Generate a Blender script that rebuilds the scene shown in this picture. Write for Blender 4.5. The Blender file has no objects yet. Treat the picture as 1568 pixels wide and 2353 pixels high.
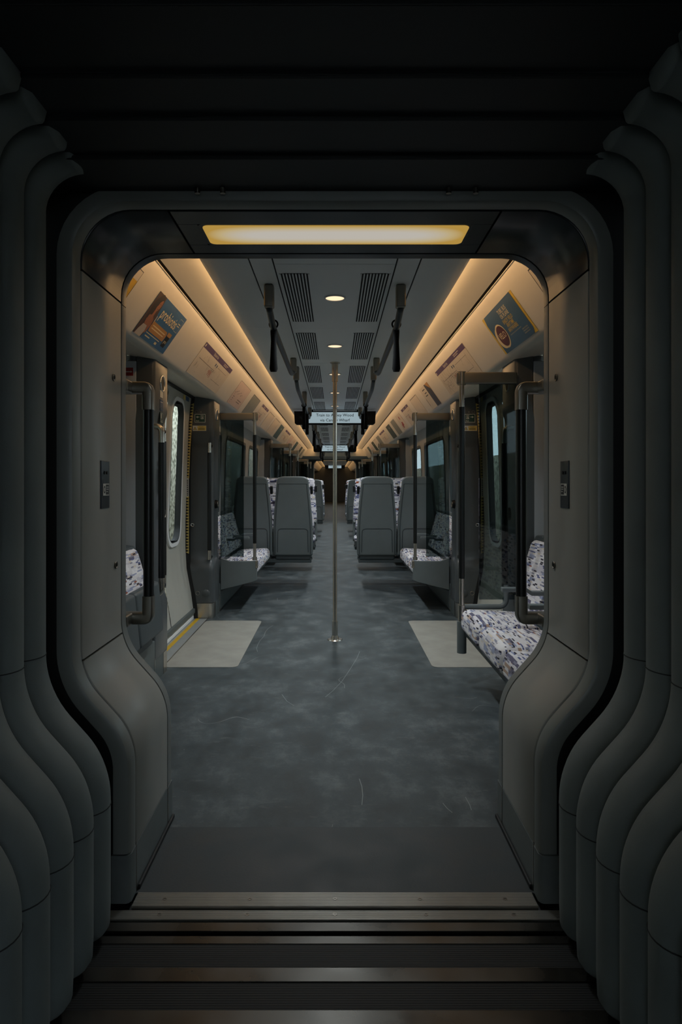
import bpy, bmesh, math, random
from mathutils import Vector, Matrix
random.seed(7)
SC = bpy.context.scene
COL = SC.collection
PI = math.pi

# ------------------------------------------------------------------ materials
def lin(c):
    return tuple(((v/12.92) if v <= .04045 else ((v+.055)/1.055)**2.4) for v in c)
def rgb(r, g, b): return lin((r/255, g/255, b/255)) + (1,)
MATS = {}
def mat(name, col=(128,128,128), rough=.5, metal=0., noise=0., nscale=8., bump=0., bscale=200., spec=.5, rvar=0., emit=None, estr=0.):
    if name in MATS: return MATS[name]
    m = bpy.data.materials.new(name); m.use_nodes = True
    nt = m.node_tree; N = nt.nodes; L = nt.links
    b = N['Principled BSDF']
    c = rgb(*col)
    b.inputs['Base Color'].default_value = c
    b.inputs['Roughness'].default_value = rough
    b.inputs['Metallic'].default_value = metal
    b.inputs['Specular IOR Level'].default_value = spec
    tc = N.new('ShaderNodeTexCoord')
    if noise or rvar:
        n = N.new('ShaderNodeTexNoise'); n.inputs['Scale'].default_value = nscale; n.inputs['Detail'].default_value = 6
        L.new(tc.outputs['Object'], n.inputs['Vector'])
        if noise:
            r = N.new('ShaderNodeMapRange'); r.inputs['From Min'].default_value = .3; r.inputs['From Max'].default_value = .7
            r.inputs['To Min'].default_value = 1-noise; r.inputs['To Max'].default_value = 1+noise
            L.new(n.outputs['Fac'], r.inputs['Value'])
            mx = N.new('ShaderNodeVectorMath'); mx.operation = 'SCALE'
            mx.inputs[0].default_value = c[:3]; L.new(r.outputs[0], mx.inputs['Scale'])
            L.new(mx.outputs[0], b.inputs['Base Color'])
        if rvar:
            r = N.new('ShaderNodeMapRange'); r.inputs['From Min'].default_value = .3; r.inputs['From Max'].default_value = .7
            r.inputs['To Min'].default_value = rough-rvar; r.inputs['To Max'].default_value = rough+rvar
            L.new(n.outputs['Fac'], r.inputs['Value']); L.new(r.outputs[0], b.inputs['Roughness'])
    if bump:
        n2 = N.new('ShaderNodeTexNoise'); n2.inputs['Scale'].default_value = bscale
        L.new(tc.outputs['Object'], n2.inputs['Vector'])
        bp = N.new('ShaderNodeBump'); bp.inputs['Strength'].default_value = bump; bp.inputs['Distance'].default_value = .002
        L.new(n2.outputs['Fac'], bp.inputs['Height']); L.new(bp.outputs[0], b.inputs['Normal'])
    if emit:
        b.inputs['Emission Color'].default_value = rgb(*emit); b.inputs['Emission Strength'].default_value = estr
    MATS[name] = m
    return m

portal_m = mat('portal paint', (148,148,142), .36, noise=.04, nscale=3, bump=.05, bscale=400)
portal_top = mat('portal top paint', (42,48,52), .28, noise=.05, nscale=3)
flange_m = mat('flange paint', (120,123,120), .36, noise=.04)
kick_m = mat('kick plate vinyl', (104,110,110), .5, noise=.06, nscale=14, bump=.2, bscale=300)
rubber = mat('black rubber', (12,13,14), .55, noise=.1)
black = mat('black plastic', (6,7,8), .5, noise=.05, spec=.25)
blackm = mat('black powder coat', (9,11,12), .32, noise=.05)
bellow_m = mat('bellows rubber cloth', (112,120,120), .62, noise=.10, nscale=5, bump=.25, bscale=500)
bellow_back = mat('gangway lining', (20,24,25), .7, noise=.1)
steel = mat('brushed steel', (196,190,180), .26, metal=1.)
steel_d = mat('satin steel', (142,138,130), .36, metal=1.)
chrome = mat('chrome', (215,215,215), .12, metal=1., rvar=.03)
ceil_m = mat('ceiling panel paint', (234,238,240), .42, noise=.02, nscale=2)
cove_m = mat('cove paint', (205,202,192), .35, noise=.02)
ad_m = mat('coving panel paint', (218,212,200), .32, noise=.02)
soffit_m = mat('soffit paint', (190,194,192), .25, noise=.03)
dark_slot = mat('dark slot', (8,9,9), .8)
pillar_m = mat('pillar paint', (74,78,80), .3, noise=.04, nscale=6, bump=.05)
return_m = mat('window post paint', (172,180,186), .4, noise=.03)
wall_m = mat('wall lining paint', (170,172,168), .38, noise=.03)
plinth_m = mat('plinth paint', (84,92,92), .45, noise=.06)
door_m = mat('door leaf paint', (176,176,168), .4, noise=.03)
white_m = mat('pale window trim', (232,236,238), .35, noise=.02)
shell_m = mat('seat shell plastic', (104,112,113), .45, noise=.04, nscale=10, bump=.08)
shell_d = mat('seat shell trim', (70,77,79), .5, noise=.04)
matm = mat('door mat vinyl', (148,146,138), .55, noise=.12, nscale=6, bump=.2, bscale=500)
yellow_m = mat('yellow line paint', (204,164,36), .5, noise=.12, nscale=20)
sill_m = mat('door sill metal', (150,154,154), .45, metal=.2, noise=.06)
purple_m = mat('purple print', (62,30,88), .5, noise=.05)
exit_g = mat('exit green', (20,62,52), .4, noise=.04)
sign_w = mat('sign white', (205,205,198), .5, noise=.03)
sign_y = mat('sticker yellow', (205,180,95), .5, noise=.04)
sign_b = mat('sticker blue', (45,75,110), .5, noise=.04)
sign_r = mat('sticker red', (140,30,24), .5, noise=.04)
haz_y = mat('hazard yellow', (190,168,96), .5, noise=.08)
ink = mat('printing ink', (22,24,32), .5, noise=.04)
strap_m = mat('strap webbing', (6,7,8), .75, noise=.1, spec=.15)

def fabric(name, blk=(14,34,60), cols=None, seed=0., swap=False):
    m = bpy.data.materials.new(name); m.use_nodes = True
    nt = m.node_tree; N = nt.nodes; L = nt.links; b = N['Principled BSDF']
    b.inputs['Roughness'].default_value = .92; b.inputs['Specular IOR Level'].default_value = .15
    b.inputs['Sheen Weight'].default_value = .15
    tc = N.new('ShaderNodeTexCoord')
    def layer(scale, off):
        sc = N.new('ShaderNodeVectorMath'); sc.operation = 'MULTIPLY'; sc.inputs[1].default_value = scale
        L.new(tc.outputs['Object'], sc.inputs[0])
        ad = N.new('ShaderNodeVectorMath'); ad.operation = 'ADD'; ad.inputs[1].default_value = (off+seed, off*1.7+.33, off*.6+.21)
        L.new(sc.outputs[0], ad.inputs[0])
        sp = N.new('ShaderNodeSeparateXYZ')
        if swap:
            s0 = N.new('ShaderNodeSeparateXYZ'); L.new(ad.outputs[0], s0.inputs[0]); c0 = N.new('ShaderNodeCombineXYZ')
            L.new(s0.outputs[1], c0.inputs[0]); L.new(s0.outputs[0], c0.inputs[1]); L.new(s0.outputs[2], c0.inputs[2]); L.new(c0.outputs[0], sp.inputs[0])
        else: L.new(ad.outputs[0], sp.inputs[0])
        fl = N.new('ShaderNodeMath'); fl.operation = 'FLOOR'; L.new(sp.outputs['Z'], fl.inputs[0])
        fy = N.new('ShaderNodeMath'); fy.operation = 'FLOOR'; L.new(sp.outputs['Y'], fy.inputs[0])
        su = N.new('ShaderNodeMath'); su.operation = 'MULTIPLY_ADD'; su.inputs[1].default_value = 6.531; L.new(fl.outputs[0], su.inputs[0]); L.new(fy.outputs[0], su.inputs[2])
        wn = N.new('ShaderNodeTexWhiteNoise'); wn.noise_dimensions = '1D'; L.new(su.outputs[0], wn.inputs['W'])
        a2 = N.new('ShaderNodeMath'); a2.operation = 'ADD'; L.new(sp.outputs['X'], a2.inputs[0]); L.new(wn.outputs['Value'], a2.inputs[1])
        fx = N.new('ShaderNodeMath'); fx.operation = 'FLOOR'; L.new(a2.outputs[0], fx.inputs[0])
        cb = N.new('ShaderNodeCombineXYZ'); L.new(fx.outputs[0], cb.inputs[0]); L.new(fy.outputs[0], cb.inputs[1]); L.new(fl.outputs[0], cb.inputs[2])
        w3 = N.new('ShaderNodeTexWhiteNoise'); w3.noise_dimensions = '3D'; L.new(cb.outputs[0], w3.inputs['Vector'])
        return w3
    w = layer(blk, 0.); w2 = layer(tuple(v*2.1 for v in blk), 3.)
    def ramp(cs):
        r = N.new('ShaderNodeValToRGB'); r.color_ramp.interpolation = 'CONSTANT'
        e = r.color_ramp.elements
        e[0].position = 0; e[0].color = rgb(*cs[0][1]); e[1].position = cs[1][0]; e[1].color = rgb(*cs[1][1])
        for p, c in cs[2:]:
            x = e.new(p); x.color = rgb(*c)
        return r
    base = cols or [(0,(204,202,210)),(.36,(160,160,174)),(.55,(112,116,140)),(.70,(66,64,86)),(.82,(228,226,230)),(.95,(150,126,112))]
    r1 = ramp(base); L.new(w.outputs['Value'], r1.inputs[0])
    r2 = ramp([(0,(228,226,232)),(.35,(140,142,160)),(.6,(88,96,140)),(.75,(40,38,52)),(.9,(215,205,190)),(.985,(150,80,50))]); L.new(w2.outputs['Value'], r2.inputs[0])
    mx = N.new('ShaderNodeMix'); mx.data_type = 'RGBA'
    gt = N.new('ShaderNodeMath'); gt.operation = 'GREATER_THAN'; gt.inputs[1].default_value = .66
    L.new(w2.outputs['Color'], gt.inputs[0]); L.new(gt.outputs[0], mx.inputs[0])
    L.new(r1.outputs[0], mx.inputs[6]); L.new(r2.outputs[0], mx.inputs[7]); L.new(mx.outputs[2], b.inputs['Base Color'])
    n = N.new('ShaderNodeTexNoise'); n.inputs['Scale'].default_value = 700; L.new(tc.outputs['Object'], n.inputs['Vector'])
    bp = N.new('ShaderNodeBump'); bp.inputs['Strength'].default_value = .4; bp.inputs['Distance'].default_value = .002
    L.new(n.outputs['Fac'], bp.inputs['Height']); L.new(bp.outputs[0], b.inputs['Normal'])
    return m
fab_bench = fabric('moquette bench', (58, 10, 58), swap=True, cols=[(0,(222,219,222)),(.46,(198,196,206)),(.62,(152,160,190)),(.73,(98,96,120)),(.80,(236,234,236)),(.97,(176,148,128))])
fab_seat = fabric('moquette seat', (11, 9, 34), [(0,(215,213,222)),(.34,(178,178,190)),(.52,(76,76,98)),(.66,(110,108,130)),(.78,(228,226,232)),(.95,(60,54,70))])

def floor_material():
    m = bpy.data.materials.new('speckled floor vinyl'); m.use_nodes = True
    nt = m.node_tree; N = nt.nodes; L = nt.links; b = N['Principled BSDF']
    tc = N.new('ShaderNodeTexCoord')
    def noise(s, d=6, rough=.6, vec=None):
        n = N.new('ShaderNodeTexNoise'); n.inputs['Scale'].default_value = s; n.inputs['Detail'].default_value = d; n.inputs['Roughness'].default_value = rough
        L.new(vec or tc.outputs['Object'], n.inputs['Vector']); return n
    mp = N.new('ShaderNodeMapping'); mp.inputs['Scale'].default_value = (1, .7, 1); L.new(tc.outputs['Object'], mp.inputs[0])
    big = noise(4.6, 12, .72, mp.outputs[0])
    r = N.new('ShaderNodeValToRGB'); e = r.color_ramp.elements
    e[0].position = .38; e[0].color = rgb(50,58,61); e[1].position = .68; e[1].color = rgb(98,104,106)
    x = e.new(.52); x.color = rgb(68,76,79)
    L.new(big.outputs['Fac'], r.inputs[0])
    # scuffs: pale streak patches
    mp2 = N.new('ShaderNodeMapping'); mp2.inputs['Scale'].default_value = (1, 2.6, 1); mp2.inputs['Rotation'].default_value = (0,0,.3); L.new(tc.outputs['Object'], mp2.inputs[0])
    sc = noise(9, 9, .72, mp2.outputs[0])
    rs = N.new('ShaderNodeMapRange'); rs.inputs['From Min'].default_value = .58; rs.inputs['From Max'].default_value = .78; rs.inputs['To Max'].default_value = .3
    L.new(sc.outputs['Fac'], rs.inputs['Value'])
    m1 = N.new('ShaderNodeMix'); m1.data_type = 'RGBA'; L.new(rs.outputs[0], m1.inputs[0]); L.new(r.outputs[0], m1.inputs[6]); m1.inputs[7].default_value = rgb(140,142,140)
    # scratches: thin contour lines of a smooth noise, masked
    sm = noise(1.7, 1, .3); ab = N.new('ShaderNodeMath'); ab.operation = 'SUBTRACT'; ab.inputs[1].default_value = .52; L.new(sm.outputs['Fac'], ab.inputs[0])
    ab2 = N.new('ShaderNodeMath'); ab2.operation = 'ABSOLUTE'; L.new(ab.outputs[0], ab2.inputs[0])
    lt = N.new('ShaderNodeMath'); lt.operation = 'LESS_THAN'; lt.inputs[1].default_value = .0006; L.new(ab2.outputs[0], lt.inputs[0])
    mk = noise(2.3, 2, .5); gm = N.new('ShaderNodeMath'); gm.operation = 'GREATER_THAN'; gm.inputs[1].default_value = .58; L.new(mk.outputs['Fac'], gm.inputs[0])
    mu = N.new('ShaderNodeMath'); mu.operation = 'MULTIPLY'; L.new(lt.outputs[0], mu.inputs[0]); L.new(gm.outputs[0], mu.inputs[1])
    mu2 = N.new('ShaderNodeMath'); mu2.operation = 'MULTIPLY'; mu2.inputs[1].default_value = .5; L.new(mu.outputs[0], mu2.inputs[0])
    m2 = N.new('ShaderNodeMix'); m2.data_type = 'RGBA'; L.new(mu2.outputs[0], m2.inputs[0]); L.new(m1.outputs[2], m2.inputs[6]); m2.inputs[7].default_value = rgb(170,172,170)
    L.new(m2.outputs[2], b.inputs['Base Color'])
    rr = N.new('ShaderNodeMapRange'); rr.inputs['From Min'].default_value = .35; rr.inputs['From Max'].default_value = .7; rr.inputs['To Min'].default_value = .5; rr.inputs['To Max'].default_value = .72
    L.new(big.outputs['Fac'], rr.inputs['Value']); L.new(rr.outputs[0], b.inputs['Roughness'])
    b.inputs['Specular IOR Level'].default_value = .32
    bp = N.new('ShaderNodeBump'); bp.inputs['Strength'].default_value = .15; bp.inputs['Distance'].default_value = .002
    L.new(noise(160).outputs['Fac'], bp.inputs['Height']); L.new(bp.outputs[0], b.inputs['Normal'])
    return m
floor_m = floor_material()

def ribbed(name, col, rough, metal, pitch, axis='Y', noise_amt=.12):
    m = mat(name, col, rough, metal, noise=noise_amt, nscale=7)
    nt = m.node_tree; N = nt.nodes; L = nt.links; b = N['Principled BSDF']
    tc = N.new('ShaderNodeTexCoord'); w = N.new('ShaderNodeTexWave'); w.bands_direction = axis; w.inputs['Scale'].default_value = 1/pitch/3.183/1.0
    L.new(tc.outputs['Object'], w.inputs['Vector'])
    bp = N.new('ShaderNodeBump'); bp.inputs['Strength'].default_value = .8; bp.inputs['Distance'].default_value = .002
    L.new(w.outputs['Fac'], bp.inputs['Height']); L.new(bp.outputs[0], b.inputs['Normal'])
    return m
plate_m = ribbed('ribbed threshold metal', (168,166,160), .36, .85, .005)
bridge_rib = ribbed('ribbed bridge plate', (36,38,38), .55, .4, .008)
bridge_s = mat('smooth bridge plate', (72,70,66), .3, .85, noise=.22, nscale=4, rvar=.1)

def glass(name, tint, refl=1.0):
    m = bpy.data.materials.new(name); m.use_nodes = True
    nt = m.node_tree; N = nt.nodes; L = nt.links
    for n in list(N):
        if n.type == 'BSDF_PRINCIPLED': N.remove(n)
    out = N['Material Output']; t = N.new('ShaderNodeBsdfTransparent'); t.inputs[0].default_value = rgb(*tint)
    g = N.new('ShaderNodeBsdfGlossy'); g.inputs['Roughness'].default_value = .03; g.inputs['Color'].default_value = (refl,refl,refl,1)
    f = N.new('ShaderNodeFresnel'); ge = N.new('ShaderNodeNewGeometry'); io = N.new('ShaderNodeMath'); io.operation = 'MULTIPLY_ADD'; io.inputs[1].default_value = 1/1.5-1.5; io.inputs[2].default_value = 1.5
    L.new(ge.outputs['Backfacing'], io.inputs[0]); L.new(io.outputs[0], f.inputs['IOR'])
    mx = N.new('ShaderNodeMixShader'); L.new(f.outputs[0], mx.inputs[0]); L.new(t.outputs[0], mx.inputs[1]); L.new(g.outputs[0], mx.inputs[2]); L.new(mx.outputs[0], out.inputs[0])
    return m
glass_clear = glass('window glass', (212,218,216))
glass_tint = glass('tinted screen glass', (166,176,176))
glass_win = glass('tinted window glass', (120,130,130))

def emitter(name, col, strength):
    m = bpy.data.materials.new(name); m.use_nodes = True
    N = m.node_tree.nodes; L = m.node_tree.links
    for n in list(N):
        if n.type == 'BSDF_PRINCIPLED': N.remove(n)
    e = N.new('ShaderNodeEmission'); e.inputs[0].default_value = rgb(*col); e.inputs[1].default_value = strength
    L.new(e.outputs[0], N['Material Output'].inputs[0])
    return m, e, N, L
STRIP, _, _, _ = emitter('cove lamp diffuser', (255,202,140), 15.5)
DOWN, _, _, _ = emitter('downlight lens', (255,220,180), 1.3)
SCREEN, _, _, _ = emitter('display screen glow', (168,188,196), .75)
PANEL, pe, N_, L_ = emitter('portal lamp diffuser', (255,220,150), 1.)
def panel_nodes():   # lamp falloff painted into the emission colour: white core, amber rim
    tc = N_.new('ShaderNodeTexCoord'); sp = N_.new('ShaderNodeSeparateXYZ'); L_.new(tc.outputs['Generated'], sp.inputs[0])
    def hump(o, p):
        a = N_.new('ShaderNodeMath'); a.operation = 'MULTIPLY_ADD'; a.inputs[1].default_value = 2; a.inputs[2].default_value = -1; L_.new(o, a.inputs[0])
        b = N_.new('ShaderNodeMath'); b.operation = 'ABSOLUTE'; L_.new(a.outputs[0], b.inputs[0])
        c = N_.new('ShaderNodeMath'); c.operation = 'POWER'; c.inputs[1].default_value = p; L_.new(b.outputs[0], c.inputs[0]); return c
    h1 = hump(sp.outputs['X'], 6.); h2 = hump(sp.outputs['Y'], 2.2)
    ad = N_.new('ShaderNodeMath'); ad.operation = 'ADD'; L_.new(h1.outputs[0], ad.inputs[0]); L_.new(h2.outputs[0], ad.inputs[1])
    r = N_.new('ShaderNodeValToRGB'); e = r.color_ramp.elements
    e[0].position = .08; e[0].color = rgb(184,178,168); e[1].position = .95; e[1].color = rgb(176,140,66)
    x = e.new(.5); x.color = rgb(186,166,122)
    L_.new(ad.outputs[0], r.inputs[0]); L_.new(r.outputs[0], pe.inputs[0]); pe.inputs[1].default_value = 1.
panel_nodes()

# ------------------------------------------------------------------ mesh helpers
WO = {}
class MB:
    def __init__(s): s.v = []; s.f = []
    def add(s, vs, fs):
        o = len(s.v); s.v += [tuple(v) for v in vs]; s.f += [tuple(i+o for i in f) for f in fs]; return s
    def box(s, x0, x1, y0, y1, z0, z1):
        return s.add([(x0,y0,z0),(x1,y0,z0),(x1,y1,z0),(x0,y1,z0),(x0,y0,z1),(x1,y0,z1),(x1,y1,z1),(x0,y1,z1)],
                     [(0,3,2,1),(4,5,6,7),(0,1,5,4),(1,2,6,5),(2,3,7,6),(3,0,4,7)])
    def rings(s, rings, closed=True, caps=True, loop=False):
        n = len(rings[0]); o = len(s.v)
        for r in rings: s.v += [tuple(p) for p in r]
        m = len(rings)
        for i in range(m if loop else m-1):
            a = o+i*n; b = o+((i+1) % m)*n
            for j in range(n if closed else n-1):
                k = (j+1) % n
                s.f.append((a+j, a+k, b+k, b+j))
        if caps and closed and not loop:
            s.f.append(tuple(o+j for j in reversed(range(n)))); s.f.append(tuple(o+(m-1)*n+j for j in range(n)))
        return s
    def prism(s, poly, axis, a, b):
        def P(u, v, t): return {'X':(t,u,v),'Y':(u,t,v),'Z':(u,v,t)}[axis]
        return s.rings([[P(u,v,a) for u,v in poly],[P(u,v,b) for u,v in poly]])
    def tube(s, pts, r, n=12, caps=True):
        pts = [Vector(p) for p in pts]; rings = []; up = None
        for i, p in enumerate(pts):
            d = (pts[min(i+1,len(pts)-1)]-pts[max(i-1,0)]).normalized()
            if up is None:
                up = Vector((0,0,1)) if abs(d.z) < .9 else Vector((0,1,0))
            x = d.cross(up)
            if x.length < 1e-4: x = d.orthogonal()
            x.normalize(); up = x.cross(d).normalized()
            rr = r[i] if isinstance(r, (list,tuple)) else r
            rings.append([p + x*math.cos(2*PI*k/n)*rr + up*math.sin(2*PI*k/n)*rr for k in range(n)])
        return s.rings(rings, True, caps)
    def cyl(s, c, axis, r, h, n=24, r2=None):
        c = Vector(c); d = {'X':Vector((1,0,0)),'Y':Vector((0,1,0)),'Z':Vector((0,0,1))}[axis]
        a = d.orthogonal().normalized(); b = d.cross(a); r2 = r if r2 is None else r2
        return s.rings([[c+a*math.cos(2*PI*k/n)*R+b*math.sin(2*PI*k/n)*R+d*t for k in range(n)] for t, R in ((0,r),(h,r2))])
    def torus(s, c, axis, R, r, n=32, m=8, sy=1.):
        c = Vector(c); d = {'X':Vector((1,0,0)),'Y':Vector((0,1,0)),'Z':Vector((0,0,1))}[axis]
        b = Vector((0,0,1)) if axis != 'Z' else Vector((0,1,0)); a = b.cross(d); rings = []
        for k in range(n):
            e = a*math.cos(2*PI*k/n)+b*math.sin(2*PI*k/n)*sy; cc = c+e*R
            rings.append([cc+e*math.cos(2*PI*j/m)*r+d*math.sin(2*PI*j/m)*r for j in range(m)])
        return s.rings(rings, True, False, True)
    def rbox(s, x0, x1, y0, y1, z0, z1, r, fn=None, mid=3, k=3):
        hs = ((x1-x0)/2,(y1-y0)/2,(z1-z0)/2); c = Vector(((x0+x1)/2,(y0+y1)/2,(z0+z1)/2))
        r = min(r, *[h*.98 for h in hs])
        def axisc(h):
            t = [math.tan(PI/4*i/k) for i in range(k+1)]
            left = [-h+r-r*v for v in reversed(t)]
            return left + [(-h+r)+(2*(h-r))*i/mid for i in range(1, mid)] + [-v for v in reversed(left)]
        C = [axisc(h) for h in hs]; vid = {}; o = len(s.v)
        def vert(i, j, l):
            key = (i,j,l)
            if key not in vid:
                q = Vector((C[0][i],C[1][j],C[2][l]))
                inn = Vector([max(-(h-r), min(h-r, q[a])) for a, h in enumerate(hs)])
                d = q-inn
                p = c+inn+(d.normalized()*r if d.length > 1e-9 else d)
                if fn: p = Vector(fn(p))
                vid[key] = len(s.v); s.v.append(tuple(p))
            return vid[key]
        n = [len(a)-1 for a in C]
        for i in range(n[0]):
            for j in range(n[1]):
                s.f.append((vert(i,j,0),vert(i,j+1,0),vert(i+1,j+1,0),vert(i+1,j,0)))
                s.f.append((vert(i,j,n[2]),vert(i+1,j,n[2]),vert(i+1,j+1,n[2]),vert(i,j+1,n[2])))
        for i in range(n[0]):
            for l in range(n[2]):
                s.f.append((vert(i,0,l),vert(i+1,0,l),vert(i+1,0,l+1),vert(i,0,l+1)))
                s.f.append((vert(i,n[1],l),vert(i,n[1],l+1),vert(i+1,n[1],l+1),vert(i+1,n[1],l)))
        for j in range(n[1]):
            for l in range(n[2]):
                s.f.append((vert(0,j,l),vert(0,j,l+1),vert(0,j+1,l+1),vert(0,j+1,l)))
                s.f.append((vert(n[0],j,l),vert(n[0],j+1,l),vert(n[0],j+1,l+1),vert(n[0],j,l+1)))
        return s
    def build(s, name, m, parent=None, bevel=0., smooth=True, ang=35, recalc=True, seg=2):
        me = bpy.data.meshes.new(name)
        o = bpy.data.objects.new(name, me); COL.objects.link(o)
        off = Vector((0,0,0))
        if parent is not None:
            o.parent = parent; off = WO[parent]
            WO[o] = off
        else:
            xs = [v[0] for v in s.v]; ys = [v[1] for v in s.v]; zs = [v[2] for v in s.v]
            off = Vector(((min(xs)+max(xs))/2, (min(ys)+max(ys))/2, min(zs))); o.location = off; WO[o] = off
        me.from_pydata([(v[0]-off.x, v[1]-off.y, v[2]-off.z) for v in s.v], [], s.f)
        if recalc:
            bm = bmesh.new(); bm.from_mesh(me); bmesh.ops.recalc_face_normals(bm, faces=bm.faces); bm.to_mesh(me); bm.free()
        me.materials.append(m)
        if smooth:
            me.shade_smooth(); me.set_sharp_from_angle(angle=math.radians(ang))
        if bevel:
            b = o.modifiers.new('bevel', 'BEVEL'); b.width = bevel; b.segments = seg; b.limit_method = 'ANGLE'; b.angle_limit = math.radians(40); b.harden_normals = True
        return o
def empty(name, loc):
    o = bpy.data.objects.new(name, None); COL.objects.link(o); o.location = loc; o.empty_display_size = .1; WO[o] = Vector(loc); return o
def tag(o, label=None, cat=None, group=None, kind=None):
    if label: o['label'] = label
    if cat: o['category'] = cat
    if group: o['group'] = group
    if kind: o['kind'] = kind
    return o
def thing(name, loc, label, cat, group=None): return tag(empty(name, loc), label, cat, group)
def kids(o): return [c for c in ALLK.get(o, [])]
def copy_tree(o, loc, label=None, rotz=None, parent=None, group=None):
    c = o.copy(); COL.objects.link(c)
    if parent is None:
        c.location = loc
        if rotz is not None: c.rotation_euler = (0,0,rotz)
        if label: c['label'] = label
        if group: c['group'] = group
    else: c.parent = parent
    for ch in o.children: copy_tree(ch, None, parent=c)
    return c
def label_part(o, s): o['label'] = s; return o

FONT_CACHE = {}
def text_mesh(txt, size):
    if (txt, size) not in FONT_CACHE:
        cu = bpy.data.curves.new('t', 'FONT'); cu.body = txt; cu.size = size; cu.align_x = 'CENTER'; cu.align_y = 'CENTER'; cu.resolution_u = 2; cu.space_line = .95; cu.offset = size*.008
        ob = bpy.data.objects.new('t', cu); COL.objects.link(ob)
        dg = bpy.context.evaluated_depsgraph_get(); dg.update()
        me = bpy.data.meshes.new_from_object(ob.evaluated_get(dg))
        FONT_CACHE[(txt,size)] = ([tuple(v.co) for v in me.vertices], [tuple(p.vertices) for p in me.polygons])
        bpy.data.objects.remove(ob); bpy.data.meshes.remove(me); bpy.data.curves.remove(cu)
    return FONT_CACHE[(txt,size)]
class Frame:    # a flat drawing frame: origin, right, up, outward normal
    def __init__(s, o, u, v):
        s.o = Vector(o); s.u = Vector(u).normalized(); s.v = Vector(v).normalized(); s.n = s.u.cross(s.v).normalized()
    def P(s, a, b, h=0.): return s.o+s.u*a+s.v*b+s.n*h
    def poly(s, mb, pts, h): mb.add([s.P(a,b,h) for a,b in pts], [tuple(range(len(pts)))]); return mb
    def rect(s, mb, a0, a1, b0, b1, h): return s.poly(mb, [(a0,b0),(a1,b0),(a1,b1),(a0,b1)], h)
    def slab(s, mb, a0, a1, b0, b1, h0, h1):
        return mb.rings([[s.P(a,b,h) for a,b in ((a0,b0),(a1,b0),(a1,b1),(a0,b1))] for h in (h0,h1)])
    def text(s, mb, txt, a, b, size, h, sx=1.):
        vs, fs = text_mesh(txt, size); mb.add([s.P(a+x*sx, b+y, h) for x,y,z in vs], fs); return mb
    def ell(s, mb, a, b, ra, rb, h, n=28, rot=0.):
        c, d = math.cos(rot), math.sin(rot)
        return s.poly(mb, [(a+ra*math.cos(2*PI*k/n)*c-rb*math.sin(2*PI*k/n)*d, b+ra*math.cos(2*PI*k/n)*d+rb*math.sin(2*PI*k/n)*c) for k in range(n)], h)
    def frame(s, mb, a0, a1, b0, b1, t, h):
        s.rect(mb, a0,a1,b0,b0+t,h); s.rect(mb, a0,a1,b1-t,b1,h); s.rect(mb, a0,a0+t,b0+t,b1-t,h); s.rect(mb, a1-t,a1,b0+t,b1-t,h); return mb

def fillet(verts, ts, n=7):
    out = [verts[0]]
    for i in range(1, len(verts)-1):
        p = Vector(verts[i]); a = (Vector(verts[i-1])-p).normalized(); b = (Vector(verts[i+1])-p).normalized(); t = ts[i-1]
        if t <= 0: out.append(tuple(p)); continue
        A = p+a*t; B = p+b*t
        half = a.angle(b)/2; R = t*math.tan(half); C = p+(a+b).normalized()*(R/math.sin(half))
        va = A-C; vb = B-C; th = va.angle(vb)
        for k in range(n+1):
            q = k/n
            w = (va*math.sin((1-q)*th)+vb*math.sin(q*th))/math.sin(th)
            out.append(tuple(C+w))
    out.append(verts[-1]); return out

# ------------------------------------------------------------------ gangway portal profile
def half_profile():
    return fillet([(.61,0),(.61,.48),(.778,.667),(.778,2.085),(0,2.085)], [.085,.085,.155], 10)
def normals2(pts):
    out = []
    for i, p in enumerate(pts):
        a = Vector(pts[max(i-1,0)]); b = Vector(pts[min(i+1,len(pts)-1)]); d = (b-a).normalized(); out.append(Vector((d.y, -d.x)))
    return out                                      # points outward (away from the opening)
def resample(pts, step=.04):
    out = []
    for a, b in zip(pts, pts[1:]):
        a = Vector(a); b = Vector(b); n = max(1, int((b-a).length/step))
        out += [tuple(a.lerp(b, k/n)) for k in range(n)]
    return out+[pts[-1]]
HP = resample(half_profile()); HN = normals2(HP)
def cut(lo, hi, key):
    """part of the half profile between two values of key('z' up the side, 'x' along the top)"""
    P = []
    L = [0.]
    for a, b in zip(HP, HP[1:]): L.append(L[-1]+(Vector(b)-Vector(a)).length)
    def at(s):
        for i in range(len(HP)-1):
            if L[i+1] >= s-1e-9:
                t = (s-L[i])/max(L[i+1]-L[i],1e-9); p = Vector(HP[i]).lerp(Vector(HP[i+1]), t); n = HN[i].lerp(HN[i+1], t).normalized(); return p, n
        return Vector(HP[-1]), HN[-1]
    pts = [at(lo)]
    for i, s in enumerate(L):
        if lo+1e-5 < s < hi-1e-5: pts.append((Vector(HP[i]), HN[i]))
    pts.append(at(hi)); return pts
LEN = [0.]
for a, b in zip(HP, HP[1:]): LEN.append(LEN[-1]+(Vector(b)-Vector(a)).length)
def s_of_z(z):
    for i in range(len(HP)-1):
        if HP[i][1] <= z <= HP[i+1][1] and HP[i+1][1] > HP[i][1]: return LEN[i]+(LEN[i+1]-LEN[i])*(z-HP[i][1])/(HP[i+1][1]-HP[i][1])
def s_of_x(x): return LEN[-1]-x
def sweep(mb, sec, lo, hi, s, full=False, closed=True):
    """sec: list of (Y, offset outward) making a section; swept along the profile between arc lengths"""
    pts = cut(lo, hi, None); rings = [[(s*(p.x+n.x*o), y, p.y+n.y*o) for y, o in sec] for p, n in pts]
    mb.rings(rings, closed, closed); return mb

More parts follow.
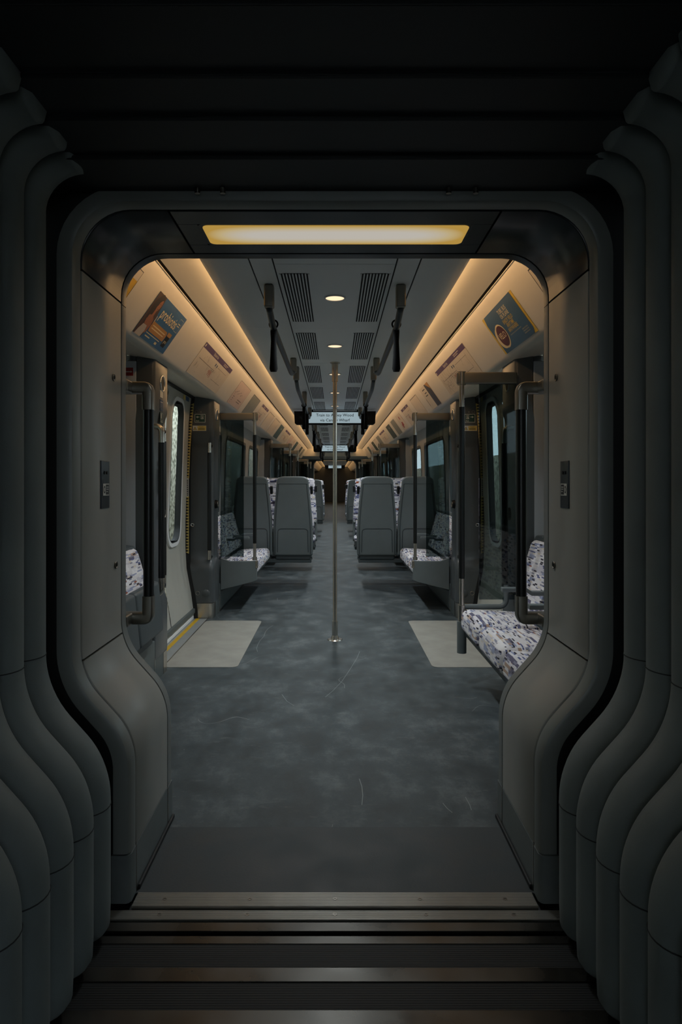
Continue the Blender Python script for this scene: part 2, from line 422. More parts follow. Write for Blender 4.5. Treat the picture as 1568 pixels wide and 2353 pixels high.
portal = thing('gangway_doorway_frame', (0,2.3,0), 'large grey rounded doorway frame between the gangway and the train car, nearest the camera', 'doorway frame')
G = .0035
kz = .142
for s in (-1, 1):
    fl = MB()
    sweep(fl, [(2.03,.05),(2.03,.016),(2.034,.006),(2.045,0),(2.085,0),(2.085,.05)], s_of_z(kz)+G, LEN[-1], s)
    label_part(fl.build('front_flange', flange_m, portal), 'outer flange on the %s' % ('left' if s < 0 else 'right'))
    k = MB(); sweep(k, [(2.028,.055),(2.028,.012),(2.032,.004),(2.042,-.002),(2.088,-.002),(2.088,.05)], .0, s_of_z(kz), s)
    label_part(k.build('kick_plate', kick_m, portal), 'narrow kick plate under the front flange')
    r = MB(); sweep(r, [(2.492,.03),(2.492,0),(2.54,0),(2.552,.004),(2.556,.016),(2.556,.05)], s_of_z(kz)+G, s_of_z(1.9), s)
    label_part(r.build('rear_lip', flange_m, portal), 'rear lip down the side')
    r = MB(); sweep(r, [(2.492,.03),(2.492,0),(2.54,0),(2.552,.004),(2.556,.016),(2.556,.05)], s_of_z(1.9)+G, LEN[-1], s)
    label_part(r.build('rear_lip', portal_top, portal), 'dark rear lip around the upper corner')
    k = MB(); sweep(k, [(2.492,.03),(2.492,-.002),(2.55,-.002),(2.556,.01),(2.556,.05)], 0, s_of_z(kz), s)
    k.build('kick_plate', kick_m, portal)
    k = MB(); sweep(k, [(2.098,.03),(2.098,-.001),(2.484,-.001),(2.484,.03)], 0, s_of_z(kz), s)
    label_part(k.build('kick_plate', kick_m, portal), 'wide grey kick plate at floor level')
    def pan(lo, hi, m, name, lab):
        q = MB(); sweep(q, [(2.099,.03),(2.099,.003),(2.102,0),(2.481,0),(2.484,.003),(2.484,.03)], lo, hi, s)
        return label_part(q.build(name, m, portal, ang=50), lab)
    pan(s_of_z(kz)+G, s_of_z(.705)-G, portal_m, 'side_panel', 'lower S-curved panel')
    sp = pan(s_of_z(.705)+G, s_of_z(1.905)-G, portal_m, 'side_panel', 'tall upper panel')
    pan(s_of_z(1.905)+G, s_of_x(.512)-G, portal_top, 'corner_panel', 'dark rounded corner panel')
    # locks on the tall panel
    for (yy, zz) in ((2.395, 1.62), (2.42, .96)):
        q = MB().cyl((s*.779, yy, zz), 'X', .012, -s*.004, 20).torus((s*.775, yy, zz), 'X', .012, .002, 20, 6); h = q.build('lock', steel_d, sp)
        MB().box(s*.7735-.0008, s*.7735+.0008, yy-.002, yy+.002, zz-.006, zz+.006).build('keyhole', black, sp)
    # dark plate with pictogram
    F = Frame((s*.7775, 2.30, 1.235), (0, -s, 0), (0,0,1))
    q = MB().rbox(s*.7765-.0025, s*.7765+.0025, 2.262, 2.345, 1.165, 1.325, .0024); q.build('switch_plate', mat('gunmetal plate', (52,56,62), .3, .6, noise=.05), sp)
    F = Frame((s*.7735, 2.305, 1.225), (0, -s, 0), (0,0,1))
    # facing the centre: right direction for a viewer
    q = MB(); F.rect(q, -.030,.030,-.017,.023, .0008) ; w1 = q.build('pictogram', sign_w, sp, smooth=False)
    q = MB(); F.rect(q, (-.027 if s>0 else -.004), (.004 if s>0 else .027), -.014,.020, .0012); F.ell(q, (.0165 if s>0 else -.0165), .003, .009,.013,.0012); q.build('pictogram_print', ink, sp, smooth=False)
    q = MB(); F.ell(q, (.0165 if s>0 else -.0165), .003, .0045,.0075,.0016); F.rect(q,(-.022 if s>0 else 0.001),(-.001 if s>0 else .022),.010,.0125,.0016); F.rect(q,(-.022 if s>0 else 0.001),(-.001 if s>0 else .022),.003,.0055,.0016); F.rect(q,(-.022 if s>0 else 0.001),(-.008 if s>0 else .014),-.005,-.0025,.0016)
    q.build('pictogram_print', sign_w, sp, smooth=False)
    for dz in (1.285,):
        for dy in (2.292, 2.315): MB().cyl((s*.7735, dy, dz), 'X', .0055, -s*.002, 14).build('push_button', black, sp)
    for yy in (2.093, 2.488):
        MB().box(s*.6095-.0022,s*.6095+.0022,yy-.0025,yy+.0025,.002,kz).build('steel_trim', steel, portal, smooth=False)
    MB().box(s*.603-.004,s*.603+.004,2.10,2.552,.0016,.016).build('floor_gasket', rubber, portal, bevel=.002)
    bk = MB(); sweep(bk, [(2.06,.028),(2.06,.05),(2.54,.05),(2.54,.028)], 0, LEN[-1], s); label_part(bk.build('frame_core', rubber, portal), 'black joint backing')
    # top panels with a cut-out for the lamp
tp = MB().box(-.509,.509,2.101,2.205,2.085,2.115).box(-.509,.509,2.395,2.481,2.085,2.115).box(-.509,-.445,2.205,2.395,2.085,2.115).box(.445,.509,2.205,2.395,2.085,2.115)
tp.build('top_panel', portal_top, portal, bevel=.002)
lampo = thing('ceiling_light', (.003,2.3,2.085), 'long glowing amber light panel set in the top of the near doorway frame', 'light')
def rrect(x0,x1,y0,y1,r,n=6):
    out = []
    for cx, cy, a in ((x1-r,y1-r,0),(x0+r,y1-r,90),(x0+r,y0+r,180),(x1-r,y0+r,270)):
        for k in range(n+1):
            t = math.radians(a+90*k/n); out.append((cx+r*math.cos(t), cy+r*math.sin(t)))
    return out
MB().prism(rrect(-.433,.439,2.213,2.386,.022), 'Z', 2.084, 2.10).build('diffuser', PANEL, lampo, smooth=False)
q = MB(); a = rrect(-.433,.439,2.213,2.386,.022); b = rrect(-.447,.453,2.199,2.400,.03)
q.rings([[(x,y,z) for x,y in ring] for ring, z in ((a,2.0855),(b,2.0855),(b,2.11),(a,2.11))], True, False, True)
q.build('light_bezel', portal_top, lampo)
# bulkhead behind the frame
def bulkhead(y0, y1, nm, m, top=2.36):
    q = MB(); inner = []; outer = []
    for s in (-1, 1):
        pts = [(p[0]+n.x*.03, p[1]+n.y*.03) for p, n in zip(HP, HN)]
        ring = []
        for (x, z) in pts:
            if z < 2.05 and x > .6: ring.append(((x,z),(1.42,z)))
            else: ring.append(((x,z),(1.42*x/.8 if x < .8 else 1.42, top)))
        ring[-1] = ((0,2.115),(0,top))
        for (a, b), (c, d) in zip(ring, ring[1:]):
            q.add([(s*a[0],y0,a[1]),(s*b[0],y0,b[1]),(s*d[0],y0,d[1]),(s*c[0],y0,c[1]),(s*a[0],y1,a[1]),(s*b[0],y1,b[1]),(s*d[0],y1,d[1]),(s*c[0],y1,c[1])],
                  [(0,1,2,3),(4,7,6,5),(0,4,5,1),(2,6,7,3),(0,3,7,4)])
    o = q.build(nm, m, smooth=False); tag(o, kind='structure'); return o
bulkhead(2.50, 2.54, 'wall_front', pillar_m)
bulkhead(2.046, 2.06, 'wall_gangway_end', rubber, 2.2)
tag(MB().box(-1.5,-.66,1.97,2.02,-.1,2.6).box(.66,1.5,1.97,2.02,-.1,2.6).build('wall_car_end', bellow_back, smooth=False), kind='structure') if False else None

# ------------------------------------------------------------------ gangway bellows
def rib_path():
    return resample(fillet([(.62,.03),(.62,.478),(.80,.678),(.80,2.095),(.705,2.105)], [.10,.10,.09], 9), .05)
RP0 = rib_path(); RN = normals2(RP0)
RR = .067
def rib_mesh(s, y):
    q = MB(); rings = []
    n = 20; pts = [(Vector(p), nn) for p, nn in zip(RP0, RN)]
    def ring(c, nn, rad, dz=0):
        return [(s*(c.x+nn.x*(.06-.06*rad*math.cos(2*PI*k/n))), y+RR*rad*math.sin(2*PI*k/n), c.y+nn.y*(.06-.06*rad*math.cos(2*PI*k/n))+dz) for k in range(n)]
    for dz, rad in ((-.026,.25),(-.022,.55),(-.012,.82),(0,.96)): rings.append(ring(pts[0][0], pts[0][1], rad, dz))
    for c, nn in pts[1:]: rings.append(ring(c, nn, 1.))
    rings.append(ring(pts[-1][0]+Vector((-.014,.002)), pts[-1][1], .7))
    q.rings(rings); return q
def seam_ring(s, y, z):
    i = min(range(len(RP0)), key=lambda k: abs(RP0[k][1]-z)); c = Vector((RP0[i][0], z)); nn = RN[i]; n = 24
    m = 6; rings = []
    for k in range(n):
        rr = []
        for j in range(m):
            e = 1+.012+.018*math.cos(2*PI*j/m); dz = .0016*math.sin(2*PI*j/m)
            rr.append((s*(c.x+nn.x*.06-.06*e*math.cos(2*PI*k/n)), y+RR*e*math.sin(2*PI*k/n), c.y+dz+nn.y*.0-.012*math.cos(2*PI*k/n)*0))
        rings.append(rr)
    return MB().rings(rings, True, False, True)
RIB_Y = [1.876-.1345*i for i in range(9)]
for s, side in ((-1,'left'),(1,'right')):
    bel = thing('gangway_bellows', (s*.7,1.4,0), 'ribbed dark grey rubber bellows wall on the %s side of the gangway' % side, 'gangway bellows')
    for y in RIB_Y:
        rb = rib_mesh(s, y).build('rib', bellow_m, bel, ang=60)
        for z in (.775, .362): seam_ring(s, y, z).build('seam', mat('seam thread', (40,44,45), .8), rb)
    MB().box(min(s*.70,s*.80),max(s*.70,s*.80),.72,1.97,.0,.5).box(min(s*.88,s*.95),max(s*.88,s*.95),-.495,2.03,-.05,2.3).build('backing_sheet', bellow_back, bel)
q = MB()
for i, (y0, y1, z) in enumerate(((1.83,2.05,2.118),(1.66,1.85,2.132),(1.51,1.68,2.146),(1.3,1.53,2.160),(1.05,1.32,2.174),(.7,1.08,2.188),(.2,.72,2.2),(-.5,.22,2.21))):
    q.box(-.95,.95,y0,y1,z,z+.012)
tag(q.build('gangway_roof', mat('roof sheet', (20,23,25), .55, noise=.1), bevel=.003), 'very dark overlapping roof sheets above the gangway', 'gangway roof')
gr = bpy.data.objects['gangway_roof']
q = MB()
for x in (-.405,-.33,.335,.415): q.cyl((x,2.01,2.102),'Z',.008,.02,12)
q.build('rivet', steel_d, gr)

# gangway floor strips
def strip(name, y0, y1, z1, m, label, cat='floor plate', screws=None, x=.600, bev=.0015):
    t = thing(name, (0,(y0+y1)/2,0), label, cat)
    MB().box(-x,x,y0,y1,-.02,z1).build('plate', m, t, bevel=bev)
    if screws:
        for sx in screws:
            q = MB().cyl((sx,(y0+y1)/2-(.008 if len(screws)>1 and False else 0),z1-.001),'Z',.0065,.0022,16); sc = q.build('screw', steel_d, t)
            MB().box(sx-.004,sx+.004,(y0+y1)/2-.0008,(y0+y1)/2+.0008,z1+.0012,z1+.0018).build('slot', black, sc)
    return t
strip('threshold_plate', 2.012, 2.08, .004, plate_m, 'ribbed metal threshold strip at the start of the car floor', screws=(-.51,-.255,0,.255,.51))
strip('threshold_plate', 1.962, 2.004, -.003, plate_m, 'ribbed metal strip just in front of the threshold', screws=(-.51,-.255,0,.265,.52), x=.66)
strip('bridge_plate', 1.918, 1.956, -.008, bridge_s, 'thin smooth brown metal strip before the ribbed strips', x=.66)
strip('bridge_plate', 1.868, 1.900, -.010, bridge_s, 'second smooth brown metal strip of the gangway floor', x=.66)
strip('bridge_plate', 1.775, 1.868, -.012, bridge_rib, 'dark ribbed gangway floor band farthest from the camera', x=.66)
strip('bridge_plate', 1.725, 1.775, -.009, bridge_s, 'smooth shiny gangway floor band between the two ribbed bands', x=.70)
strip('bridge_plate', 1.632, 1.725, -.012, bridge_rib, 'dark ribbed gangway floor band nearest the camera', x=.70)
strip('bridge_plate', 1.40, 1.632, -.009, bridge_s, 'smooth brown gangway floor band at the bottom edge of the photo', x=.70)
tag(MB().box(-.95,.95,-.5,2.079,-.05,-.022).build('floor_gangway', rubber, smooth=False), kind='structure')

# ------------------------------------------------------------------ car shell
def wallX(z):
    if z < .6:
        t = max(z,0)/.6; return 1.305+.08*(t*t*(3-2*t))
    if z < 1.1: return 1.385
    t = (z-1.1)/.95; return 1.385-.055*t*t
CAR = (2.54, 25.15)
NEXT = (26.4, 46.)
def flat(name, m, *boxes, bevel=0.):
    q = MB()
    for b in boxes: q.box(*b)
    return tag(q.build(name, m, smooth=False, bevel=bevel), kind='structure')
flat('floor', floor_m, (-1.42,1.42,2.08,25.15,-.04,0))
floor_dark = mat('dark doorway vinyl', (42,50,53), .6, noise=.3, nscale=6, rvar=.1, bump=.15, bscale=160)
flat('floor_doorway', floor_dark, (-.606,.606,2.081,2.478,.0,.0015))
fl0 = bpy.data.objects['floor']
def scratch(px):
    pts = []
    for x, y in px:
        Y = 1961/(y-1110); pts.append(Vector(((x-770)*Y/1569, Y, .0012)))
    q = MB(); w = .0016
    L = []; R_ = []
    for i, p in enumerate(pts):
        d = (pts[min(i+1,len(pts)-1)]-pts[max(i-1,0)]).normalized(); n = Vector((-d.y,d.x,0))*w
        L.append(p+n); R_.append(p-n)
    q.add(L+R_, [(i,i+1,len(L)+i+1,len(L)+i) for i in range(len(L)-1)])
    label_part(q.build('floor_scratch', mat('scratch', (120,128,128), .6), fl0, smooth=False), 'thin pale scratch')
scratch([(628,1437),(617,1444),(610,1452),(607,1462),(598,1472),(592,1483),(590,1490),(592,1498)])
scratch([(827,1497),(821,1512),(805,1538),(786,1566),(765,1588),(748,1602)])
scratch([(826,1790),(832,1808),(834,1828),(832,1850)])
scratch([(1018,1846),(1028,1858),(1040,1868)]); scratch([(1070,1832),(1080,1850),(1084,1862)])
scratch([(648,1596),(660,1612),(676,1622)])
flat('floor_next_car', floor_m, (-1.42,1.42,25.15,46,-.04,-.001))
flat('ceiling_roof', dark_slot, (-1.6,1.6,2.03,46,2.42,2.45), (-1.6,-1.44,2.03,46,2.02,2.45), (1.44,1.6,2.03,46,2.02,2.45))
flat('wall_gangway_far', bellow_back, (-1.45,-.85,25.62,26.4,0,2.4), (.85,1.45,25.62,26.4,0,2.4),(-.85,.85,25.62,26.4,2.1,2.4))
flat('wall_outer_end', dark_slot, (-1.5,-.96,2.065,2.50,-.05,2.42), (.96,1.5,2.065,2.50,-.05,2.42), (-1.5,1.5,2.05,2.48,2.16,2.42))
flat('wall_far', pillar_m, (-1.7,1.7,45.98,46.05,-.2,2.45))
YB = 21.8         # where the raised coves end
def ext(q, pts, y0, y1, s):
    q.rings([[(s*x, y0, z) for x, z in pts], [(s*x, y1, z) for x, z in pts]], False, False)
def solid(pts, t=.012):
    n = normals2(pts); return pts + [(p[0]-m.x*t, p[1]-m.y*t) for p, m in reversed(list(zip(pts, n)))]
def ext_solid(q, pts, y0, y1, s, t=.012):
    loop = solid(pts, t)
    q.rings([[(s*x, y0, z) for x, z in loop], [(s*x, y1, z) for x, z in loop]])
PITCH = 1.24; P0 = 3.0
def ceiling_for(y0, y1, nm, phase):
    q = MB()
    k = -2
    ys = [y0]
    y = phase
    while y < y1:
        if y > y0: ys.append(y)
        y += PITCH
    ys.append(y1)
    for a, b in zip(ys, ys[1:]):
        q.box(-.2665,.2665,a+.002,b-.002,2.212,2.222)
    for a, b in zip(ys[::2], ys[2::2]+[y1]):
        for s in (-1,1):
            q.box(min(s*.2735,s*.3685),max(s*.2735,s*.3685),a+.001,b-.001,2.212,2.222)
            edge = [(.3755,2.212),(.49,2.214),(.545,2.222),(.59,2.244),(.615,2.268),(.622,2.282)]
            ext_solid(q, edge, a+.001, b-.001, s, .008)
    o = q.build(nm, ceil_m, ang=50, recalc=True); tag(o, kind='structure')
    flat(nm+'_void', dark_slot, (-.48,.48,y0,y1,2.232,2.240)) 
    q = MB()
    for s in (-1,1):
        ext_solid(q, [(.58,2.344),(.66,2.352),(.74,2.354),(.80,2.349),(.850,2.337)], y0, y1, s, .01)
    tag(q.build(nm+'_cove', cove_m), kind='structure')
    q = MB()
    for s in (-1,1):
        pts = fillet([(.868,2.331),(.885,2.3055),(1.09,2.015),(1.30,2.05),(1.44,2.062)], [.012,.045,.05], 8)
        ext_solid(q, pts, y0, y1, s, .012)
    tag(q.build(nm+'_coving', ad_m, ang=60), kind='structure')
    q = MB()
    for s in (-1,1): q.tube([(s*.866,y0,2.329),(s*.866,y1,2.329)], .0035, 8)
    tag(q.build('trim_cove', cove_m, ang=60), kind='structure')
    q = MB()
    for s in (-1,1): q.box(min(s*.84,s*.88),max(s*.84,s*.88),y0,y1,2.342,2.36)
    tag(q.build('trim_cove_slot', dark_slot, smooth=False), kind='structure')
ceiling_for(2.56, YB, 'ceiling', P0)
ceiling_for(26.4, 46., 'ceiling_next_car', 27.)
# lower ceiling at the far end of the car
q = MB().box(-1.44,1.44,YB,25.15,2.11,2.13).box(-1.44,1.44,YB-.02,YB,2.11,2.40)
tag(q.build('ceiling_far_end', ad_m, smooth=False), kind='structure')
# cove lamps
def cove_lamp(y0, y1, s, label, group=None):
    t = thing('cove_light', (s*.62,(y0+y1)/2,2.29), label, 'light', group)
    MB().box(min(s*.600,s*.628),max(s*.600,s*.628),y0,y1,2.292,2.304).build('lamp_housing', ceil_m, t, smooth=False)
    q = MB().add([(s*.6285,y0,2.294),(s*.6285,y1,2.294),(s*.628,y1,2.318),(s*.628,y0,2.318)],[(0,1,2,3)])
    q.build('diffuser', STRIP, t, smooth=False, recalc=False)
    return t
for s, side in ((-1,'left'),(1,'right')):
    cove_lamp(2.7, YB-.05, s, 'long warm light strip hidden in the cove along the %s ceiling edge' % side)
    cove_lamp(26.5, 45.9, s, 'warm cove light strip of the next car beyond the far doorway, %s side' % side)

# walls with windows -------------------------------------------------
def ring_panel(q, y0, y1, z0, z1, h, r, xf, rings=4, n=4, th=0.):
    """wall panel (surface x=xf(z)) between the rectangle and a rounded hole h=(ya,yb,za,zb)"""
    ya, yb, za, zb = h
    inner, outer = [], []
    for cy, cz, a, oy, oz in ((yb-r,zb-r,0,y1,z1),(ya+r,zb-r,90,y0,z1),(ya+r,za+r,180,y0,z0),(yb-r,za+r,270,y1,z0)):
        for k in range(2*n+1):
            t = math.radians(a+90*k/(2*n)); inner.append((cy+r*math.cos(t), cz+r*math.sin(t)))
            u = k/(2*n)
            first_vert = a in (0, 180)
            # start tangent point -> corner -> end tangent point
            if first_vert: A = (oy, cz); B = (cy, oz)
            else: A = (cy, oz); B = (oy, cz)
            if u <= .5: w = u*2; outer.append((A[0]+(oy-A[0])*w, A[1]+(oz-A[1])*w))
            else: w = (u-.5)*2; outer.append((oy+(B[0]-oy)*w, oz+(B[1]-oz)*w))
    R = []
    for k in range(rings+1):
        t = k/rings; R.append([((lambda yy, zz: (xf(zz), yy, zz))(a[0]+(b[0]-a[0])*t, a[1]+(b[1]-a[1])*t)) for a, b in zip(inner, outer)])
    q.rings(R, True, False)
    return inner
def hole_ring(q, inner, xf, d0, d1, w, s):
    """a frame ring round the hole: depth d0..d1 in x, width w"""
    cy = sum(p[0] for p in inner)/len(inner); cz = sum(p[1] for p in inner)/len(inner)
    n = len(inner); outr = []
    for i, p in enumerate(inner):
        a = Vector(inner[i-2]); b = Vector(inner[(i+2) % n]); d = (b-a).normalized(); nn = Vector((d.y,-d.x))
        if nn.dot(Vector((p[0]-cy, p[1]-cz))) < 0: nn = -nn
        outr.append((p[0]+nn.x*w, p[1]+nn.y*w))
    R = []
    for pts, d in ((inner,d1),(inner,d0),(outr,d0),(outr,d1)): R.append([(s*(xf(z)+d), y, z) for y, z in pts])
    q.rings(R, True, False, True)
DOORS = [(4.60,6.29),(12.30,14.0),(20.0,21.7)]
NEXT_DOORS = [(29.5,31.2),(37.,38.7)]
wall_spans = [(2.54,4.25),(6.65,11.95),(14.36,19.65),(22.06,25.15)]
win_splits = {0:[(2.54,4.25,2.75,3.98)], 1:[(6.65,8.10,6.9,7.92),(8.10,10.30,8.32,10.08),(10.30,11.95,10.52,11.7)], 2:[(14.36,15.8,14.6,15.6),(15.8,18.,16.02,17.78),(18.,19.65,18.2,19.4)], 3:[(22.06,25.15,22.4,24.8)]}
wn = 0
for s, side in ((-1,'left'),(1,'right')):
    q = MB(); ins = []
    for i in range(4):
        for (a, b, ya, yb) in win_splits[i]:
            xf = lambda z: s*(wallX(z)-.035)
            inner = ring_panel(q, a, b, .26, 2.065, (ya,yb,.86,1.80), .09, xf); ins.append((inner, ya, yb))
    for a, b in ((26.4,29.5),(31.2,37.),(38.7,46.)):
        q.add([(s*1.36,a,0),(s*1.36,b,0),(s*1.36,b,2.03),(s*1.36,a,2.03)],[(0,1,2,3)])
    tag(q.build('wall_'+side, wall_m, ang=50, recalc=False), kind='structure')
    for inner, ya, yb in ins:
        wn += 1
        w = tag(empty('window_%d' % wn, (s*1.35,(ya+yb)/2,.86)), kind='structure')
        f = MB(); hole_ring(f, inner, lambda z: wallX(z)-.035, -.006, .05, .035, s); f.build('window_frame', shell_d, w, ang=50)
        g = MB(); pts = [(s*(wallX(z)+.0), y, z) for y, z in inner]; g.add(pts, [tuple(range(len(pts)))]); g.build('window_pane', glass_win, w, smooth=False)
    # plinth along the floor under the seats, outer skin below the windows
    q = MB()
    for (a, b) in wall_spans: q.box(min(s*1.12,s*1.36),max(s*1.12,s*1.36),a,b,0,.27)
    tag(q.build('baseboard_'+side, plinth_m, bevel=.006), kind='structure')
    q = MB()
    for (a, b) in wall_spans: q.box(min(s*1.116,s*1.13),max(s*1.116,s*1.13),a,b,0,.018)
    tag(q.build('trim_floor_'+side, rubber, bevel=.003), kind='structure')

# doors ----------------------------------------------------------------
dn = 0
def door(s, side, Y0, Y1, detail):
    global dn
    dn += 1
    d = tag(empty('door_%d' % dn, (s*1.36,(Y0+Y1)/2,0)), kind='structure')
    ym = (Y0+Y1)/2
    for (a, b, ya, yb) in ((Y0,ym-.012,Y0+.27,Y0+.70),(ym+.012,Y1,Y1-.70,Y1-.29)):
        xf = lambda z: s*(wallX(z)-.008)
        q = MB(); inner = ring_panel(q, a, b, .04, 2.04, (ya,yb,.755,1.93), .13, xf, rings=5, n=4)
        lf = q.build('door_leaf', door_m, d, ang=50, recalc=False)
        f = MB(); hole_ring(f, inner, lambda z: wallX(z)-.008, -.016, .03, .044, s); f.build('window_trim', white_m, lf, ang=50)
        f = MB(); hole_ring(f, [(y+(.006 if y > (ya+yb)/2 else -.006)*-1, z) for y, z in inner], lambda z: wallX(z)-.008, -.017, .034, .010, s); f.build('window_seal', rubber, lf, ang=50)
        g = MB(); pts = [(s*(wallX(z)+.012), y, z) for y, z in inner]; g.add(pts, [tuple(range(len(pts)))]); g.build('window_pane', glass_clear, lf, smooth=False)
    q = MB(); N = 26
    zs = [.0+2.0*i/N for i in range(N+1)]
    for (a, b, dd) in ((ym-.014,ym+.014,-.004),):
        q.rings([[(s*(wallX(z)+dd),a,z),(s*(wallX(z)+dd),b,z),(s*(wallX(z)+.03),b,z),(s*(wallX(z)+.03),a,z)] for z in zs])
    q.box(min(s*1.30,s*1.42),max(s*1.30,s*1.42),Y0,Y1,2.03,2.06)
    q.build('door_seal', rubber, d)
    q = MB(); q.box(min(s*1.285,s*1.40),max(s*1.285,s*1.40),Y0+.01,Y1-.01,.055,.10); q.build('door_rail', plinth_m, d, bevel=.008)
    q = MB(); q.box(min(s*1.298,s*1.326),max(s*1.298,s*1.326),Y0+.01,Y1-.01,.0,.035); q.build('door_step', white_m, d, bevel=.006)
    q = MB(); q.box(min(s*1.172,s*1.295),max(s*1.172,s*1.295),Y0+.01,Y1-.01,-.002,.004); q.build('sill', sill_m, d, bevel=.001)
    q = MB(); q.box(min(s*1.243,s*1.277),max(s*1.243,s*1.277),Y0+.01,Y1-.01,.003,.0055); label_part(q.build('warning_line', yellow_m, d, smooth=False), 'yellow line along the door sill')
    q = MB(); q.box(min(s*1.168,s*1.173),max(s*1.168,s*1.173),Y0+.01,Y1-.01,-.002,.006); q.build('sill_edge', steel, d, smooth=False)
    if detail:   # sticker at the top of the far leaf
        F = Frame((s*(wallX(2.0)-.012), Y1-.22, 2.003), (0,-s,0), (0,0,1))
        q = MB(); F.rect(q, -.11,-.03,-.02,.02,.002); q.build('yellow_sticker', sign_y, d, smooth=False)
        q = MB(); F.rect(q, -.02,.11,-.02,.02,.002); q.build('blue_sticker', sign_b, d, smooth=False)
for i, (a, b) in enumerate(DOORS):
    for s, side in ((-1,'left'),(1,'right')): door(s, side, a, b, i == 0)
for a, b in NEXT_DOORS:
    for s, side in ((-1,'left'),(1,'right')):
        pass
q = MB()
for s in (-1,1):
    for a, b in NEXT_DOORS: q.add([(s*1.37,a,0),(s*1.37,b,0),(s*1.37,b,2.03),(s*1.37,a,2.03)],[(0,1,2,3)])
tag(q.build('door_next_car', door_m, smooth=False), kind='structure')

# door mats
for i, (a, b) in enumerate(DOORS):
    for s, side in ((-1,'left'),(1,'right')):
        q = MB(); x0, x1 = sorted((s*.662, s*1.166)); y0, y1 = a+.025, b-.10
        pts = rrect(x0,x1,y0,y1,.05,5); q.prism(pts, 'Z', .0005, .003)
        where = ('nearest the camera', 'at the second pair of doors', 'at the third pair of doors')[i]
        tag(q.build('floor_mat', matm, smooth=False), 'pale grey floor panel inside the %s door %s' % (side, where), 'floor mat', 'pale floor panels at the doors')

